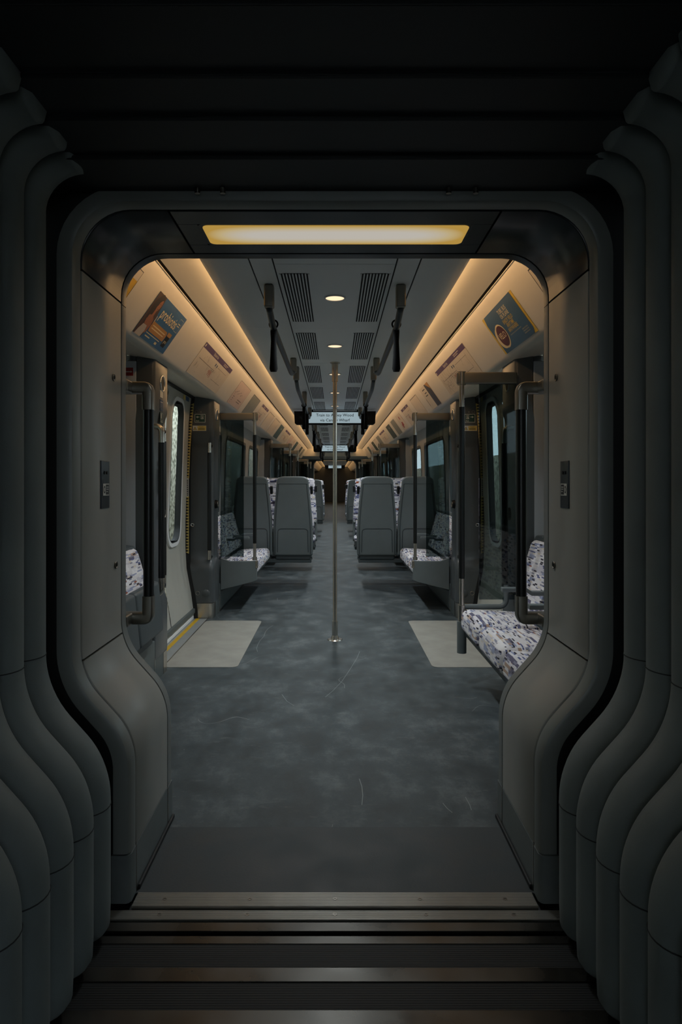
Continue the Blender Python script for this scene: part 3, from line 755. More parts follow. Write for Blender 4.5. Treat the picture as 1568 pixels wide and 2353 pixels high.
# ------------------------------------------------------------------ door pillars
def sm(t): t = max(0., min(1., t)); return t*t*(3-2*t)
def grab(parent, pts, g0, g1, r=.0165, name='grab_bar', steelm=None, rg=.0185, grip_z=None):
    o = MB().tube(pts, r, 14).build(name, steelm or steel, parent, ang=60)
    MB().tube([g0, g1], rg, 14).build('grip', blackm, o, ang=60)
    return o
def pillar(s, side, yv, dirn, label, detail):
    """yv: the vestibule-side face; dirn=+1 when the pillar extends to larger Y"""
    L = .355
    t = thing('door_pillar', (s*1.2,yv+dirn*L/2,0), label, 'pillar', 'grey pillars beside the doors')
    N = 40; rings = []
    for i in range(N+1):
        z = .145+(2.045-.145)*i/N
        rec = .062*sm((z-.505)/.035)*(1-sm((z-1.62)/.09))
        recx = .0
        xi = 1.12 + .014*rec/.062; xo = wallX(z)-.03
        if z < .5: xo = wallX(z)-.03
        yf = yv+dirn*rec; yb = yv+dirn*L
        R = .045
        poly = [(xo, yf), ]
        for k in range(6):
            a = PI/2*k/5; poly.append((xi+R-R*math.sin(a), yf+dirn*(R-R*math.cos(a))))
        for k in range(4):
            a = PI/2*k/3; poly.append((xi+.02-.02*math.cos(a), yb-dirn*(.02-.02*math.sin(a))))
        poly.append((xi+.11, yb)); poly.append((xi+.12, yb-dirn*.02)); poly.append((xo, yb-dirn*.02))
        rings.append([(s*x, y, z) for x, y in poly])
    body = MB().rings(rings).build('pillar_body', pillar_m, t, ang=45)
    # top cap blends under the coving
    rk = []
    for z in (.0, .14):
        xo = wallX(z)-.035; R = .04; xi = 1.122
        poly = [(xo, yv+dirn*.004)]
        for k in range(6):
            a = PI/2*k/5; poly.append((xi+R-R*math.sin(a), yv+dirn*(.004+R-R*math.cos(a))))
        poly += [(xi, yv+dirn*.13), (xo, yv+dirn*.13)]
        rk.append([(s*x, y, z) for x, y in poly])
    MB().rings(rk).build('steel_kick_plate', steel, t)
    y0, y1 = sorted((yv+dirn*.13, yv+dirn*L)); MB().box(min(s*1.124,s*1.30),max(s*1.124,s*1.30),y0,y1,0,.143).build('kick_panel', plinth_m, t, bevel=.003)
    y0, y1 = sorted((yv+dirn*(L+.001), yv+dirn*(L+.008))); MB().box(min(s*1.118,s*1.13),max(s*1.118,s*1.13),y0,y1,0,.16).build('steel_joint', steel, t, smooth=False)
    # pale return beside the window
    y0, y1 = sorted((yv+dirn*(L-.03), yv+dirn*L))
    MB().box(min(s*1.235,s*1.345),max(s*1.235,s*1.345),y0-.001,y1+.001,.27,2.01).build('window_post', return_m, t, bevel=.008)
    # speaker ring, round button on the aisle face
    yy = yv+dirn*.17
    MB().torus((s*1.1195,yy,1.895),'X',.050,.006,32,8).build('speaker_ring', chrome, t, ang=60)
    MB().cyl((s*1.121,yy,1.895),'X',.046,-s*.003,28).build('speaker_grille', mat('speaker cloth', (30,32,32), .6, noise=.2, nscale=90), t)
    q = MB().cyl((s*1.135,yy,1.05),'X',.042,-s*.028,28,.036); bb = q.build('call_button', black, t, ang=60)
    MB().torus((s*1.107,yy,1.05),'X',.026,.004,24,8).build('button_ring', steel_d, bb, ang=60)
    # hazard zigzag on black rubber at the door edge
    if detail:
        N = 30; r1 = []
        for i in range(N+1):
            z = .0+2.045*i/N; xo = wallX(z)-.03
            r1.append([(s*(xo-.012),yv-dirn*.004,z),(s*(xo+.045),yv-dirn*.004,z),(s*(xo+.045),yv+dirn*.05,z),(s*(xo-.012),yv+dirn*.05,z)])
        MB().rings(r1).build('rubber_seal', rubber, t, ang=50)
        q = MB(); n = 52; z0, z1 = .60, 1.985
        for i in range(n):
            za = z0+(z1-z0)*i/n; zb = z0+(z1-z0)*(i+1)/n; zm = (za+zb)/2
            if 1.12 < zm < 1.30: continue
            xa = wallX(zm)-.03-.011
            q.add([(s*(xa+.0),yv-dirn*.006,za),(s*(xa+.0),yv-dirn*.006,zb),(s*(xa+.030),yv-dirn*.006,zm)],[(0,1,2)])
        label_part(q.build('hazard_strip', haz_y, t, smooth=False), 'yellow and black zigzag warning strip')
        F = Frame((s*(wallX(1.21)-.027), yv-dirn*.007, 1.21), (1,0,0), (0,0,1))
        q = MB(); F.rect(q,-.012,.012,-.085,.085,0); st = q.build('warning_label', sign_w, t, smooth=False)
        q = MB()
        for k in range(9): F.rect(q,-.006,.006,-.075+k*.017,-.065+k*.017,.0006)
        q.build('label_print', ink, st, smooth=False)
    # vertical grab rail in the recess
    xg = s*1.155; yg = yv-dirn*.005
    pts = [(xg,yv+dirn*.06,1.60),(xg,yg+dirn*.02,1.60)]+[(xg,yg,1.60)]
    br = MB().cyl((xg,yv+dirn*.06,1.595),'Y',.018,-dirn*.055,16).cyl((xg,yv+dirn*.06,.565),'Y',.018,-dirn*.055,16)
    o = MB().tube([(xg,yg,1.62),(xg,yg,.545)], .016, 16).build('grab_bar', steel, t, ang=60)
    br.build('bracket', black, o)
    MB().tube([(xg,yg,1.53),(xg,yg,.63)], .0185, 16).build('grip', blackm, o, ang=60)
    return t, body
pil = {}
for i, (a, b) in enumerate(DOORS):
    for s, side in ((-1,'left'),(1,'right')):
        w = ('first', 'second', 'third')[i]
        for yv, dr, nf in ((a,-1,'near'),(b,1,'far')):
            pil[(i,s,nf)] = pillar(s, side, yv, dr, 'dark grey pillar on the %s side of the %s door of the %s wall' % (nf, w, side), i == 0)
# stickers on the far pillars of the first doors
for s, side in ((-1,'left'),(1,'right')):
    t, body = pil[(0,s,'far')]
    yv = 6.29
    F = Frame((s*1.243, yv-.0012, 1.845), (1,0,0), (0,0,1))
    e = MB(); F.slab(e,-.049,.049,-.037,.040,-.001,.0005); ex = e.build('exit_sign', sign_w, t, smooth=False)
    q = MB(); F.rect(q,-.045,.045,-.033,.036,.0012); q.build('sign_field', exit_g, ex, smooth=False)
    q = MB(); sg = -1 if s < 0 else 1
    # arrow
    F.rect(q, min(sg*.002+(-.018*0),sg*.030) if False else (-.030 if sg < 0 else .006), (-.006 if sg < 0 else .030), .010,.016,.0018)
    tipx = sg*.036
    F.poly(q, [(tipx,.013),(tipx-sg*.014,.024),(tipx-sg*.014,.002)], .0018)
    # door and running figure
    cx = -sg*.020
    F.frame(q, cx-.013, cx+.013, -.006,.030,.003,.0018); F.ell(q, cx, .021,.0035,.0035,.0019,10)
    F.poly(q, [(cx-.004,.016),(cx+.004,.016),(cx+.006,.006),(cx+.009,-.003),(cx+.005,-.003),(cx,.004),(cx-.006,-.002),(cx-.008,.001),(cx-.002,.008)], .0019)
    F.text(q, 'Exit', (-.022 if True else 0), -.022, .018, .0018)
    q.build('sign_print', sign_w, ex, smooth=False)
    F = Frame((s*1.248, yv-.0012, 1.755), (1,0,0), (0,0,1))
    e = MB(); F.slab(e,-.062,.062,-.024,.024,-.001,.0005); ca = e.build('caution_sticker', sign_w, t, smooth=False)
    q = MB(); F.rect(q,-.018,.060,-.021,.021,.0011); q.build('yellow_field', sign_y, ca, smooth=False)
    q = MB(); F.poly(q,[(-.057,-.015),(-.025,-.015),(-.041,.014)],.0012)
    F.text(q,'Caution',.018,.012,.013,.0018); F.rect(q,-.010,.050,-.003,0,.0018); F.rect(q,-.010,.046,-.009,-.006,.0018); F.rect(q,-.010,.05,-.015,-.012,.0018)
    q.build('sticker_print', ink, ca, smooth=False)
    q = MB(); F.poly(q,[(-.051,-.0125),(-.031,-.0125),(-.041,.008)],.0017); q.build('triangle', sign_y, ca, smooth=False)
    MB().torus((s*1.275,yv-.002,1.905),'Y',.013,.0022,24,6).cyl((s*1.235,yv,1.905),'Y',.006,-.004,12).build('key_switch', steel_d, t, ang=60)
    MB().torus((s*1.325,yv+.058,.86),'Y',.013,.004,24,8).build('lock', chrome, t, ang=60)
    MB().torus((s*1.265,yv-.001,.235),'Y',.017,.003,24,8).build('lock', steel_d, t, ang=60)
    MB().cyl((s*1.19,yv+.002,.235),'Y',.036,-.008,28,.03).build('round_cover', pillar_m, t, ang=60)
# stickers and rail of the near left pillar
t, body = pil[(0,-1,'near')]
F = Frame((-1.1185, 4.40, 1.6), (0,1,0), (0,0,1))
def tagrect(col, b0, b1, a0=-.035, a1=.035, h=.0012, nm='sticker'):
    q = MB(); F.slab(q,a0,a1,b0,b1,-.001,h); return q.build(nm, col, t, smooth=False)
for col, b0, b1 in ((sign_w,.20,.245),(sign_b,.135,.185),(sign_b,.115,.132),(exit_g,.035,.105)): 
    st = tagrect(col, b0, b1)
q = MB(); F.ell(q,0,.222,.010,.015,.0018); F.rect(q,-.03,.03,.168,.172,.0018); F.text(q,'Exit',0,.05,.025,.0018)
F.frame(q,-.03,.03,.04,.10,.003,.0018); F.rect(q,-.02,.0,.065,.095,.0018)
q.build('sticker_print', sign_w, t, smooth=False)
tagrect(sign_r, -.24,-.205, -.02,.02); tagrect(black,-.42,-.26,-.02,.03,.006,'intercom')
q = MB(); F.text(q,'A',0,-.05,.05,.0014)
for k in range(6): F.rect(q,-.02,.02,-.10-.012*k,-.096-.012*k,.0014)
q.build('pillar_print', mat('pale print',(150,156,156),.5), t, smooth=False)
# sleeve box below the near-left pillar and red sign
q = MB(); Fr = Frame((-1.285, 4.244, 1.985-.04), (1,0,0), (0,0,1)); Fr.slab(q,-.035,.03,-.028,.022,-.002,.002)
rs = q.build('alarm_sign', sign_r, t, smooth=False)
q = MB(); Fr.rect(q,-.025,.02,-.006,-.001,.0026); Fr.poly(q,[(.015,-.01),(.026,-.0035),(.015,.004)],.0026); q.build('sign_print', sign_w, rs, smooth=False)

# saloon-side grab rail on the near-left pillar and its twin on the right
for s, side in ((-1,'left'),(1,'right')):
    g = thing('grab_rail', (s*1.07,4.22,1.1), 'black-gripped steel grab rail on the saloon side of the near %s pillar' % side, 'grab rail', 'grab rails on the near pillars')
    x0, x1, yy = (s*1.165, s*1.070, 4.215) if s < 0 else (1.125, 1.070, 4.30)
    pts = fillet([(0,0),(1,0),(1,-1)],[.3],6)
    def bend(z0, up):
        a = fillet([(x0,z0),(x1,z0),(x1,z0+up*.10)],[.035],6)
        return [(x, yy, z) for x, z in a]
    MB().tube(bend(1.60,-1), .018, 14).build('bracket', steel, g, ang=60)
    MB().tube(bend(.565,1), .018, 14).build('bracket', steel, g, ang=60)
    MB().tube([(x1,yy,1.50),(x1,yy,.665)], .0205, 16).build('grip', blackm, g, ang=60)
    if s < 0:
        for zz in (1.60,.565): MB().cyl((x0,4.25,zz),'Y',.02,-.035,14).build('mount', steel_d, g)
# portal grab rails
for s, side in ((-1,'left'),(1,'right')):
    g = thing('grab_rail', (s*.73,2.64,1.2), 'thick black grab rail with steel ends beside the %s edge of the near doorway' % side, 'grab rail', 'thick grab rails at the near doorway')
    xa, xb, yb = s*.80, s*.722, 2.645
    for z0, up in ((1.618,-1),(.728,1)):
        a = fillet([(xa,z0),(xb,z0),(xb,z0+up*.085)],[.016],6)
        q = MB(); rings = []
        n = len(a)
        for i, (x, z) in enumerate(a):
            d = Vector(a[min(i+1,n-1)])-Vector(a[max(i-1,0)]); d.normalize(); nn = Vector((-d.y,d.x))
            w = .0235 if abs(d.x) > .5 else .0215; hgt = .024
            ring = []
            for k in range(16):
                an = 2*PI*k/16; cx = math.copysign(abs(math.cos(an))**.4, math.cos(an)); cy = math.copysign(abs(math.sin(an))**.4, math.sin(an))
                ring.append((x+nn.x*w*cx, yb+hgt*cy, z+nn.y*w*cx))
            rings.append(ring)
        q.rings(rings).build('bracket', steel_d, g, ang=60)
        MB().rbox(xa-.022,xa+.022,2.557,2.668,z0-.023,z0+.023,.008).build('mount', steel_d, g)
    MB().tube([(xb,yb,1.553),(xb,yb,.812)], .0205, 20).build('grip', blackm, g, ang=60)

# ------------------------------------------------------------------ posts, screens
pole = thing('central_pole', (0,5.45,0), 'single shiny steel pole from floor to ceiling in the middle of the aisle', 'pole')
MB().tube([(0,5.45,.01),(0,5.45,2.205)], .0165, 24).build('pole_shaft', steel, pole, ang=60)
MB().cyl((0,5.45,0),'Z',.062,.006,36,.056).cyl((0,5.45,.006),'Z',.034,.03,28,.024).cyl((0,5.45,.03),'Z',.0225,.12,28,.0225).build('base_flange', steel, pole, ang=40)
MB().cyl((0,5.45,2.203),'Z',.040,.008,30).cyl((0,5.45,2.06),'Z',.0235,.145,24,.026).build('ceiling_collar', steel, pole, ang=40)

def screen(s, side, y, sd, label, near):
    zb = .42 if near else .50
    """sd=+1: bench lies at larger Y"""
    t = thing('draught_screen', (s*.95,y,.3), label, 'glass screen', 'glass draught screens at the bench ends')
    xp = s*.785
    MB().tube([(xp,y,1.885),(xp,y,zb)], .0155, 16).build('post', steel, t, ang=60)
    MB().tube([(xp,y,1.72),(xp,y,.66)], .0185, 16).build('grip', blackm, t, ang=60)
    MB().rbox(min(xp-s*.03,s*1.125),max(xp-s*.03,s*1.125),y-.022,y+.022,1.862,1.934,.009).build('top_rail', steel_d, t)
    MB().cyl((xp,y,1.858),'Z',.026,.080,24).build('rail_cap', steel, t, ang=60)
    MB().box(min(s*.892,s*1.12),max(s*.892,s*1.12),y-.004,y+.004,.53,1.870).build('glass_panel', glass_tint, t, smooth=False)
    MB().cyl((xp,y,zb-.025 if near else .496),'Z',.0235,.10 if near else .03,20).build('post_socket', steel, t, ang=60)
    if near:
        MB().cyl((xp,y,.20),'Z',.029,.195,24).build('pedestal', shell_m, t, ang=60)
        a = fillet([(s*.80,.485),(s*1.06,.485),(s*1.06,.62)],[.045],7)
        MB().tube([(x,y,z) for x,z in a], .0165, 14).build('lower_rail', shell_m, t, ang=60)
    return t
SCR = [(1,4.22,-1)]
screen(1,'right',4.225,-1,'glass screen with post at the near right bench, beside the pale seat cushions', True)
for s, side in ((-1,'left'),(1,'right')):
    screen(s,side,6.678,1,'glass screen with black-gripped post at the far side of the first door, %s wall' % side, False)
    screen(s,side,11.902,-1,'glass screen before the second door, %s wall' % side, False)
    screen(s,side,14.418,1,'glass screen after the second door, %s wall' % side, False)
    screen(s,side,19.622,-1,'glass screen before the third door, %s wall' % side, False)
    screen(s,side,22.118,1,'glass screen after the third door, %s wall' % side, False)

# ------------------------------------------------------------------ benches
def bench(s, side, y0, y1, n, label, front_panel=None, folded=False):
    t = thing('bench_seat', (s*.98,(y0+y1)/2,0), label, 'bench', 'side benches in patterned fabric')
    w = (y1-y0)/n
    for i in range(n):
        a, b = y0+i*w+.006, y0+(i+1)*w-.006
        cy = (a+b)/2
        if not folded:
            def fn(p, cy=cy, w=w):
                v = (p.y-cy)/(w/2); u = (abs(p.x)-.77)/.36
                z = p.z + .012*(1-v*v)*(1 if p.z > .42 else 0) - (.018*max(0,u) if p.z > .40 else 0)
                return (p.x, p.y, z)
            x0, x1 = sorted((s*.768, s*1.14))
            MB().rbox(x0,x1,a,b,.335,.482,.055,fn,4,4).build('seat_cushion', fab_bench, t, ang=80)
        else:
            def fn(p): return (s*(abs(p.x)+.10*(p.z-.5)), p.y, p.z)
            x0, x1 = sorted((s*1.045, s*1.10)); MB().rbox(x0,x1,a,b,.36,.66,.02,fn).build('folded_seat', shell_d, t, ang=80)
        def fb(p, cy=cy, w=w):
            z = p.z; lean = .10*(z-.5)/.4; v = (p.y-cy)/(w/2)
            return (s*(abs(p.x)+lean), p.y + (cy-p.y)*.10*sm((z-.72)/.2), z)
        x0, x1 = sorted((s*1.095, s*1.16)); MB().rbox(x0,x1,a,b,.50 if not folded else .60,.905 if not folded else .86,.032,fb,4,4).build('backrest', fab_bench, t, ang=80)
    if not folded:
        for i in range(n-1):
            yy = y0+(i+1)*w
            pts = [(s*1.16,.655),(s*1.06,.655),(s*1.03,.675),(s*.90,.675)]
            q = MB(); h = .012
            q.rings([[(x,yy-.024,z+h),(x,yy+.024,z+h),(x,yy+.020,z-h),(x,yy-.020,z-h)] for x, z in pts]); q.build('armrest', shell_m, t, bevel=.005)
    x0, x1 = sorted((s*.79, s*1.30)); 
    if not folded:
        prof = [(.80,.345),(.80,.31),(1.12,.19),(1.30,.19),(1.30,.60),(1.14,.50),(1.12,.345)]
        MB().prism([(s*x,z) for x,z in prof], 'Y', y0+.004, y1-.004).build('bench_shell', shell_d, t, bevel=.008)
    prof = [(1.15,.50),(1.22,.90),(1.235,.93),(1.30,.93),(1.30,.4),(1.15,.4)] if not folded else [(1.10,.28),(1.12,.60),(1.21,.87),(1.30,.88),(1.30,.28)]
    MB().prism([(s*x,z) for x,z in prof], 'Y', y0+.002, y1-.002).build('back_shell', shell_d, t, bevel=.01)
    if front_panel is not None:
        yp, d = front_panel
        ya, yb = sorted((yp, yp+d*.035))
        prof = [(.762,.488),(.762,.30),(.80,.285),(1.118,.205),(1.118,.52),(1.06,.50),(1.03,.488)]
        q = MB().prism([(s*x,z) for x,z in prof], 'Y', ya, yb); q.build('end_panel', shell_m, t, bevel=.006)
        xx = s*.764; MB().rbox(xx-.012,xx+.012,ya-.004,yb+.004,.42,.492,.004).build('end_cap', steel, t)
    return t
bench(1,'right',2.66,4.20,3,'bench with pale patterned cushions at the near right, beside the doorway frame')
bench(-1,'left',2.66,4.13,3,'folded-up tip seats with a patterned back behind the near left grab rail', folded=True)
for s, side in ((-1,'left'),(1,'right')):
    bench(s,side,6.70,8.10,3,'side bench behind the glass screen after the first door, %s wall' % side, (6.66,1))
    bench(s,side,10.45,11.88,3,'side bench before the second door, %s wall' % side, (11.92,-1))
    bench(s,side,14.44,15.85,3,'side bench after the second door, %s wall' % side, (14.40,1))
    bench(s,side,18.15,19.60,3,'side bench before the third door, %s wall' % side, (19.64,-1))
    bench(s,side,22.14,24.9,5,'side bench after the third door, %s wall' % side, (22.1,1))

# ------------------------------------------------------------------ transverse seats
def train_seat():
    t = empty('train_seat', (0,0,0))
    def lean(p): return (p[0], p[1]-.07*max(0,(p[2]-.45)), p[2])
    def outline(w0, w1, z0, z1, r):
        v = [(0,z0),(-w0,z0),(-w0*.985,z0+.32),(-w1*1.04,z1-.12),(-w1*.93,z1),(0,z1)]
        L = fillet(v,[.02,.1,.10,r],6)
        return L[:-1]+[(-x,z) for x,z in reversed(L)][:-1]
    def shp(p):
        t = max(0., (p.z-.66)/.665); wd = 1-.20*sm(t*.9)*1.05
        u = abs(p.x)/.238
        z = p.z-(.045*u**7 if p.z > 1.2 else 0)*min(1.,(p.z-1.2)/.08 if p.z > 1.2 else 0)
        return lean((p.x*wd, p.y, z))
    sh = MB().rbox(-.238,.238,.0,.058,.375,1.33,.024,shp,14,4).build('back_shell', shell_m, t, ang=80)
    # raised side trims, cap line and lower inset
    for s in (-1,1):
        pts = [(s*.212,.0,.40),(s*.212,.0,.68),(s*.203,.0,.85),(s*.186,.0,1.05),(s*.172,.0,1.18),(s*.168,.0,1.24)]
        MB().tube([lean(p) for p in pts], .0065, 8).build('side_trim', shell_d, sh, ang=60)
    q = MB(); q.box(-.166,.166,-.003,.004,1.238,1.243); q.v = [lean(v) for v in q.v]; q.build('cap_line', shell_d, sh)
    q = MB(); pts = fillet([(-.185,.42),(-.178,.705),(.178,.705),(.185,.42)],[.04,.04],6)
    q.tube([lean((x,-.001,z)) for x,z in pts], .005, 8).build('panel_edge', shell_d, sh, ang=60)
    def fb(p):
        k = max(0,(p.z-.75))*.17/.6
        return lean((p.x*(1-k), p.y, p.z))
    MB().rbox(-.235,.235,.055,.135,.50,1.318,.045,fb,6,4).build('backrest', fab_seat, t, ang=80)
    MB().rbox(-.225,.225,.10,.56,.395,.495,.045,None,4,4).build('seat_cushion', fab_seat, t, ang=80)
    MB().rbox(-.215,.215,.02,.53,.325,.40,.02).build('seat_base', shell_d, t)
    q = MB().rbox(.203,.238,.10,.50,.665,.70,.015); q.build('armrest', shell_d, t)
    q = MB().rbox(-.238,-.203,.10,.50,.665,.70,.015); q.build('armrest', shell_d, t)
    for k in (-.2205,.2205): MB().rbox(k-.0165,k+.0165,.10,.20,.40,.68,.015).build('arm_support', shell_m, t)
    return t
seat0 = train_seat(); used = [False]
def handle_for(parent, sx):
    q = MB(); q.rbox(sx-.017,sx+.017,.03,.11,1.115,1.215,.014); return q.build('grab_handle', blackm, parent)
def place_seat(x, y, rz, label, hs):
    o = copy_tree(seat0, (x,y,0), rotz=rz)
    tag(o, label, 'seat', 'upright seats facing along the car')
    WO[o] = Vector((0,0,0)); handle_for(o, hs*.222)
    return o
for bi, (ya, yb) in enumerate(((8.20,10.28),(15.95,18.02))):
    bay = ('first','second')[bi]
    for s, side in ((-1,'left'),(1,'right')):
        for x, pos in ((.505,'aisle'),(.99,'window')):
            place_seat(s*x, ya, 0, '%s seat showing its grey back, %s of the aisle, %s group' % (pos, side, bay), -s)
            place_seat(s*x, yb, PI, '%s seat facing the camera, behind grey-backed seats, %s of the aisle, %s group' % (pos, side, bay), s)
            # rear of the facing seats is turned away
        t = thing('seat_beam', (s*.75,ya+.2,.3), 'dark beam carrying the grey-backed seat pair %s of the aisle, %s group' % (side, bay), 'seat beam', 'beams under the seat pairs')
        x0, x1 = sorted((s*.285,s*1.14)); MB().box(x0,x1,ya+.03,ya+.12,.29,.335).box(x0,x1,ya+.36,ya+.45,.29,.335).build('beam', shell_d, t, bevel=.006)
        t = thing('seat_beam', (s*.75,yb-.2,.3), 'dark beam carrying the camera-facing seat pair %s of the aisle, %s group' % (side, bay), 'seat beam', 'beams under the seat pairs')
        MB().box(x0,x1,yb-.12,yb-.03,.29,.335).box(x0,x1,yb-.45,yb-.36,.29,.335).build('beam', shell_d, t, bevel=.006)
for ob in [seat0]+list(seat0.children_recursive): bpy.data.objects.remove(ob)

# ------------------------------------------------------------------ ceiling fittings
def grille0():
    t = empty('air_grille', (0,0,0)); WO[t] = Vector((0,0,0))
    MB().prism(rrect(-.066,.066,-.47,.47,.02), 'Z', -.0015, .001).build('dark_backing', dark_slot, t, smooth=False)
    q = MB(); n = 9; w = .132/n
    for i in range(n+1):
        x = -.066+w*i; q.box(x-w*.22,x+w*.22,-.468,.468,-.005,-.0005)
    q.build('slats', ceil_m, t, smooth=False)
    return t
g0 = grille0(); d0 = empty('downlight', (0,0,0)); WO[d0] = Vector((0,0,0))
MB().torus((0,0,-.002),'Z',.052,.005,36,8).build('trim_ring', white_m, d0, ang=60)
q = MB(); q.add([(.049*math.cos(2*PI*k/32), .049*math.sin(2*PI*k/32), -.003) for k in range(32)], [tuple(range(32))]); q.build('lens', DOWN, d0, smooth=False)
cnt = ['first','second','third','fourth','fifth','sixth','seventh','eighth','ninth','tenth','eleventh','twelfth','thirteenth','fourteenth','fifteenth']
i = 0; y = P0
while y < YB-1.2:
    for s, side in ((-1,'left'),(1,'right')):
        c = copy_tree(g0, (s*.187, y+.60, 2.2125)); tag(c, 'slotted air grille in the ceiling, %s of the lights, %s from the camera' % (side, cnt[i]), 'air vent', 'slotted grilles in the ceiling')
    c = copy_tree(d0, (0, y+.54, 2.2115)); tag(c, 'round warm downlight in the middle of the ceiling, %s from the camera' % cnt[i], 'light', 'round ceiling downlights')
    y += PITCH; i += 1
for r_ in (g0, d0):
    for ob in [r_]+list(r_.children_recursive): bpy.data.objects.remove(ob)

RAILS = [(3.32,5.26,()),(5.65,8.70,(7.19,)),(9.75,12.8,(11.3,)),(13.3,16.35,(14.8,)),(17.2,20.3,(18.7,))]
STRAPS = {0:[3.56],1:[7.05,7.84],2:[10.3,11.0],3:[15.1,15.8],4:[17.9]}
for i, (a, b, mids) in enumerate(RAILS):
    for s, side in ((-1,'left'),(1,'right')):
        x = s*.32; zr = 2.055
        t = thing('overhead_rail', (x,(a+b)/2,zr), 'overhead steel handrail %s of the aisle, %s from the camera' % (side, cnt[i]), 'handrail', 'overhead handrails')
        pts = fillet([(a,2.13),(a+.06,zr),(b-.06,zr),(b,2.13)],[.05,.05],6)
        pts = fillet([(a,2.14),(a,2.10),(a+.22,zr),(b-.22,zr),(b,2.10),(b,2.14)],[.02,.09,.09,.02],6)
        MB().tube([(x,yy,z) for yy,z in pts], .0165, 14).build('rail_tube', mat('dark rail', (42,50,54), .34, .35), t, ang=60)
        for yb_ in (a,)+mids+(b,):
            zb = 2.10 if yb_ not in mids else 2.06
            q = MB().rbox(x-.024,x+.024,yb_-.028,yb_+.028,zb,2.212,.010); q.build('bracket', steel_d, t)
        for ys in STRAPS[i]:
            st = thing('hanging_strap', (x,ys,2.06), 'black hanging strap on the %s handrail, %s rail from the camera%s' % (side, cnt[i], (', farther of its two' if ys == STRAPS[i][-1] else ', nearer of its two') if len(STRAPS[i]) > 1 else ''), 'strap', 'black hanging straps')
            zt = zr if ys > a+.3 else zr+.025
            q = MB(); q.torus((x,ys,zt-.002),'Y',.0215,.0045,20,8); q.build('loop', strap_m, st, ang=60)
            q = MB(); rings = []
            for z, w, d in ((zt-.012,.014,.008),(zt-.04,.017,.008),(zt-.09,.014,.007),(zt-.16,.017,.007),(zt-.235,.021,.008),(zt-.25,.016,.006)):
                rings.append([(x+w*math.cos(2*PI*k/12), ys+d*math.sin(2*PI*k/12), z) for k in range(12)])
            q.rings(rings).build('strap', strap_m, st, ang=60)

def display(y, label):
    t = thing('information_display', (0,y,2.1), label, 'sign', 'hanging destination displays')
    MB().rbox(-.375,.375,y,y+.05,2.012,2.188,.008).build('housing', black, t)
    for s in (-1,1):
        q = MB().prism([(s*.535,2.188),(s*.36,2.188),(s*.36,2.012),(s*.50,2.012),(s*.525,2.03)],'Y',y-.015,y+.07); wg = q.build('end_box', black, t, bevel=.006)
        MB().cyl((s*.44,y-.014,2.10),'Y',.022,-.004,20).build('lens', mat('lens glass',(28,36,38),.12), wg)
        MB().rbox(s*.355-.014,s*.355+.014,y-.03,y+.03,1.965,2.188,.006).build('stay', black, wg)
        MB().box(s*.30-.015,s*.30+.015,y+.01,y+.04,2.18,2.212).build('hanger', black, t)
    MB().box(-.352,.352,y-.003,y,2.034,2.175).build('screen', SCREEN, t, smooth=False)
    F = Frame((0,y-.0042,2.104),(1,0,0),(0,0,1))
    q = MB(); F.text(q,'Train to Abbey Wood',0,.032,.053,0,1.02); F.text(q,'via Canary Wharf',0,-.034,.053,0,1.02); q.build('lettering', ink, t, smooth=False)
    return t
display(8.92, 'hanging display reading Train to Abbey Wood via Canary Wharf, nearer one')
display(16.8, 'smaller-looking hanging display with the same destination, farther down the car')
display(36., 'tiny hanging display seen through the far doorway in the next car')

# ------------------------------------------------------------------ posters on the coving
XT, ZT = .917, 1.25+2.3128-1.42*.917
XB, ZB = 1.066, 1.25+2.3128-1.42*1.066
HGT = math.hypot(XB-XT, ZT-ZB)
def poster_frame(s, y0, y1):
    v = Vector((-s*(XB-XT), 0, ZT-ZB)).normalized()
    u = Vector((0, -s, 0))
    w = y1-y0
    o = Vector((s*(XT+XB)/2, (y0+y1)/2, (ZT+ZB)/2))
    F = Frame(o, u, v)
    if F.n.x*s > 0: F.n = -F.n
    F.o = F.o + F.n*.0015
    return F, w, HGT
def P(F, parent, name, m, fn):
    q = MB(); fn(q); return q.build(name, m, parent, smooth=False, recalc=False)
def poster(s, y0, y1, label, base, cat='poster'):
    F, w, h = poster_frame(s, y0, y1)
    t = thing('poster', tuple(F.o), label, cat, 'printed panels along the coving')
    P(F, t, 'sheet', base, lambda q: F.slab(q,-w/2,w/2,-h/2,h/2,0,.0012))
    return t, F, w, h
paper = mat('paper', (206,196,182), .45, noise=.03)
pink = mat('pink paper', (206,186,178), .45, noise=.03)
greyp = mat('grey paper', (128,132,126), .4, noise=.15, nscale=20)
bluep = mat('poster blue', (34,92,142), .35, noise=.12, nscale=5)
bluep2 = mat('poster slate blue', (46,88,124), .35, noise=.12, nscale=5)
tealp = mat('poster teal', (56,84,88), .4, noise=.3, nscale=40)
greenp = mat('poster green', (46,60,44), .4, noise=.5, nscale=40)
orangep = mat('poster orange', (176,122,42), .4, noise=.05)
skin = mat('printed skin tone', (150,92,62), .5, noise=.1)
hair = mat('printed dark hair', (36,22,20), .5, noise=.1)
cloth = mat('printed white top', (186,178,172), .5, noise=.1)
cream = mat('printed cream', (226,208,168), .5, noise=.03)
maroon = mat('printed maroon', (84,22,34), .4, noise=.1)
yel = mat('printed yellow', (208,176,56), .45, noise=.05)
redp = mat('printed red', (150,44,34), .45, noise=.1)
linep = mat('printed grey line', (112,98,92), .5, noise=.05)

